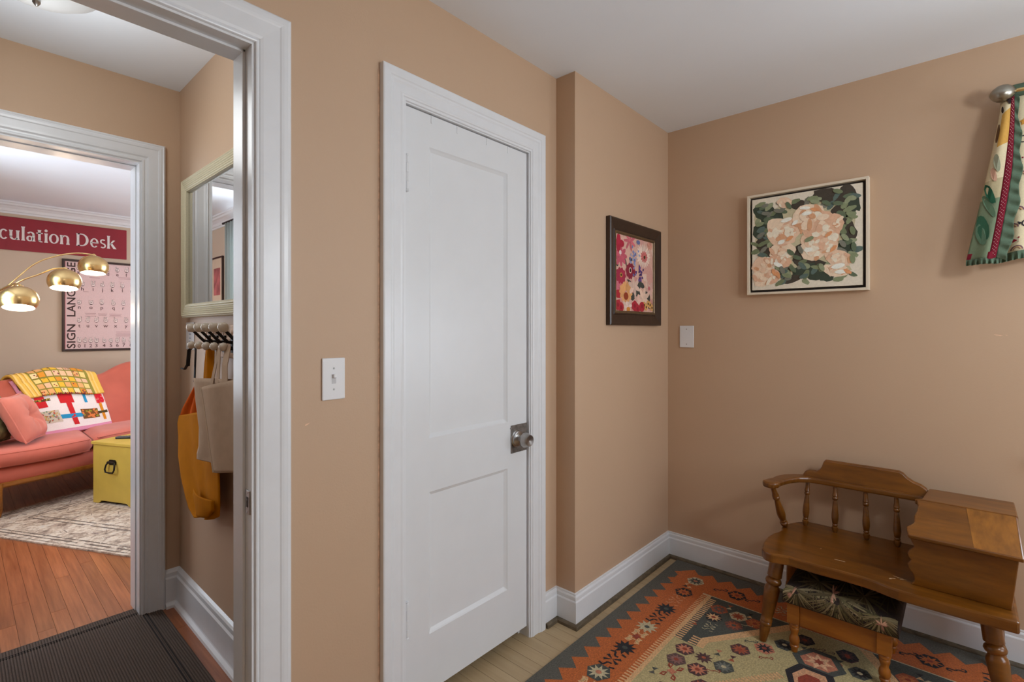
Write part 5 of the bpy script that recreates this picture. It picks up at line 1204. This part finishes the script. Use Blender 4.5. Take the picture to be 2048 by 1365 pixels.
MB().tube([T(hc[0] + a, -.012 - d_, hc[1] + z) for a, z, d_ in ((-.030, .022, 0), (-.042, .005, .006), (-.046, -.025, .012), (-.036, -.045, .014), (0, -.048, .014), (.036, -.045, .014), (.046, -.025, .012), (.042, .005, .006), (.030, .022, 0))], .0058, 8).build('handle_ring', 'iron', hd, smooth=True)
MB().tube([T(hc[0] - .034, -.012, hc[1] + .022), T(hc[0] + .034, -.012, hc[1] + .022)], .009, 10).build('handle_pin', 'iron', hd, smooth=True)
# remote and coral dish on the trunk
rc_ = to + ta * .135 + tb * .13 + Vector((0, 0, TH_ + .0006)); rm = root('remote_control', rc_); tag(rm, 'small black remote control lying on the yellow chest', 'remote control')
da = (ta * .9 + tb * .45).normalized(); db = Vector((-da.y, da.x, 0))
MB().prism([tuple(da * a + db * b_) for a, b_ in ((-.055, -.021), (.055, -.019), (.060, 0), (.055, .019), (-.055, .021), (-.060, 0))], (0, 0, .016)).build('body', 'black', rm, bevel=.004)
for i in range(4):
    for j in range(2): MB().prism([tuple(da * (-.035 + .02 * i + a) + db * (-.008 + .016 * j + b_) + Vector((0, 0, .0158))) for a, b_ in ((-.006, -.005), (.006, -.005), (.006, .005), (-.006, .005))], (0, 0, .0022)).build('button', plain('grey_rubber', C(96, 96, 100), .6), rm)
dsh = to + ta * .10 + tb * .30 + Vector((0, 0, TH_ + .0006)); dr = tag(MB().turned((0, 0, 0), (0, 0, .024), [(0, .030), (.15, .045), (1, .062), (1, .056), (.25, .040), (.2, .004)], 24).build('coral_dish', plain('coral_ceramic', C(222, 130, 108), .4), smooth=True), 'shallow coral dish on the yellow chest beside the remote', 'dish'); dr.location = dsh

# ---- three arm arc floor lamp
lp_o = Vector((-.17, 5.66, 0)); lamp = root('arc_floor_lamp', lp_o); tag(lamp, 'brass arc floor lamp with three lit globe shades', 'floor lamp')
def A3(p): return tuple(Vector(p) - lp_o)
MB().turned((0, 0, .001), (0, 0, .035), [(0, .13), (.6, .13), (.9, .12), (1, .02)], 32).build('base', 'brass', lamp, smooth=True)
MB().tube([(0, 0, .03), (0, 0, .6), (0, 0, 1.0)], .014, 14).build('pole', 'brass', lamp, smooth=True)
def bez(P_, n=30):
    out = []
    for i in range(len(P_) - 1):
        p0 = Vector(P_[max(i - 1, 0)]); p1 = Vector(P_[i]); p2 = Vector(P_[i + 1]); p3 = Vector(P_[min(i + 2, len(P_) - 1)])
        for k in range(8):
            t = k / 8; out.append(tuple(.5 * ((2 * p1) + (-p0 + p2) * t + (2 * p0 - 5 * p1 + 4 * p2 - p3) * t * t + (-p0 + 3 * p1 - 3 * p2 + p3) * t ** 3)))
    out.append(tuple(P_[-1])); return out
ARMS = [([(-.17, 5.66, .98), (-.05, 5.50, 1.28), (.216, 5.139 + .12, 1.545), (.393, 5.241, 1.762), (.52, 5.23, 1.843), (.64, 5.19, 1.877), (.739, 5.156, 1.872)], (.739, 5.156, 1.776), 0.0),
        ([(-.17, 5.66, .96), (-.02, 5.30, 1.24), (.198, 4.95, 1.490), (.295, 4.90, 1.605), (.40, 4.885, 1.668), (.47, 4.875, 1.712), (.533, 4.862, 1.722)], (.533, 4.862, 1.626), .06),
        ([(-.17, 5.66, .94), (-.04, 5.30, 1.22), (.10, 4.97, 1.42), (.19, 4.73, 1.525), (.25, 4.60, 1.568), (.277, 4.534, 1.566)], (.277, 4.534, 1.466), .12)]
bulb = emit('warm_bulb', (1, .86, .70, 1), 9.0)
inner = plain('shade_inside_white', (.85, .83, .80, 1), .5)
for path, c, tilt in ARMS:
    MB().tube([A3(p) for p in bez(path)], .0055, 8).build('arm', 'brass', lamp, smooth=True)
    sh = root('shade', A3(c)); sh.parent = lamp; sh.rotation_euler = (-.15 - tilt, .05, 0)
    R_ = .098; prof_ = []
    for k in range(19):
        a = math.radians(4 + (126 - 4) * k / 18); prof_.append((R_ * math.cos(a) * .93, R_ * math.sin(a)))
    mbs = MB(); n_ = 32
    rings = [[(r * math.cos(2 * math.pi * q / n_), r * math.sin(2 * math.pi * q / n_), z) for q in range(n_)] for z, r in prof_]
    mbs.rings(rings, False); mbs.build('globe', 'brass', sh, smooth=True, angle=180)
    mbs = MB(); mbs.rings([[(x * .985, y * .985, z * .985) for x, y, z in r] for r in rings], False); mbs.build('lining', inner, sh, smooth=True, angle=180)
    MB().turned((0, 0, .088), (0, 0, .106), [(0, .018), (.4, .018), (.5, .010), (1, .008)], 14).build('cap', 'brass', sh, smooth=True)
    zb = prof_[-1][0]; MB().turned((0, 0, zb + .012), (0, 0, zb + .006), [(0, .070), (1, .068)], 28).build('lit_diffuser', bulb, sh)
    lg = bpy.data.lights.new('lamp_bulb', 'POINT'); lg.energy = LAMP_W; lg.color = (1, .78, .58); lg.shadow_soft_size = .05
    lo2 = bpy.data.objects.new('lamp_bulb', lg); COL.objects.link(lo2); lo2.parent = sh; lo2.location = (0, 0, zb - .03)
# ---- grey curtain and small picture on the window side wall (seen in the hall mirror)
gc = root('grey_curtain', (LX + .09, 4.93, .05)); tag(gc, 'long grey blue curtain beside the living room window, seen in the mirror', 'curtain')
gm, nt, b = newmat('grey_linen'); b.inputs['Base Color'].default_value = C(178, 178, 170); b.inputs['Roughness'].default_value = .9
tl = nd(nt, 'ShaderNodeBsdfTranslucent'); tl.inputs['Color'].default_value = C(190, 205, 205); mxs = nd(nt, 'ShaderNodeMixShader'); mxs.inputs[0].default_value = .45
nt.links.new(b.outputs[0], mxs.inputs[1]); nt.links.new(tl.outputs[0], mxs.inputs[2]); nt.links.new(mxs.outputs[0], nt.nodes['Material Output'].inputs['Surface'])
mb = MB(); mb.grid(lambda u, v: (.022 * math.sin(u * 44) , -.30 + .44 * u, 2.20 * v), 70, 8); mb.build('curtain_panel', gm, gc, smooth=True, solid=.002)
cr_o = root('living_curtain_rod', (LX + .09, 4.1, 2.265)); tag(cr_o, 'dark curtain rod above the living room window, seen in the mirror', 'curtain rod')
MB().tube([(0, -1.0, 0), (0, 1.04, 0)], .010, 10).build('pole', 'iron', cr_o, smooth=True)
for yy in (-.95, 1.0): MB().tube([(-.088, yy, 0), (0, yy, 0)], .007, 8).build('bracket', 'iron', cr_o)
sp_ = root('small_picture', (LX, 5.55, 1.76)); tag(sp_, 'small framed pink picture on the side wall, seen in the mirror', 'picture')
for a, b_, c, e in ((-.17, -.155, -.24, .24), (.155, .17, -.24, .24), (-.155, .155, .225, .24), (-.155, .155, -.24, -.225)): MB().box(.001, .02, a, b_, c, e).build('frame_bar', fm_, sp_)
MB().box(.001, .010, -.155, .155, -.225, .225).build('mat_board', plain('cream_mat', C(214, 190, 166), .8), sp_)
pa = MB().box(.0095, .0115, -.09, .09, -.14, .13).build('print_sheet', plain('pink_print', C(176, 96, 96), .8, var=.4, vscale=12), sp_)
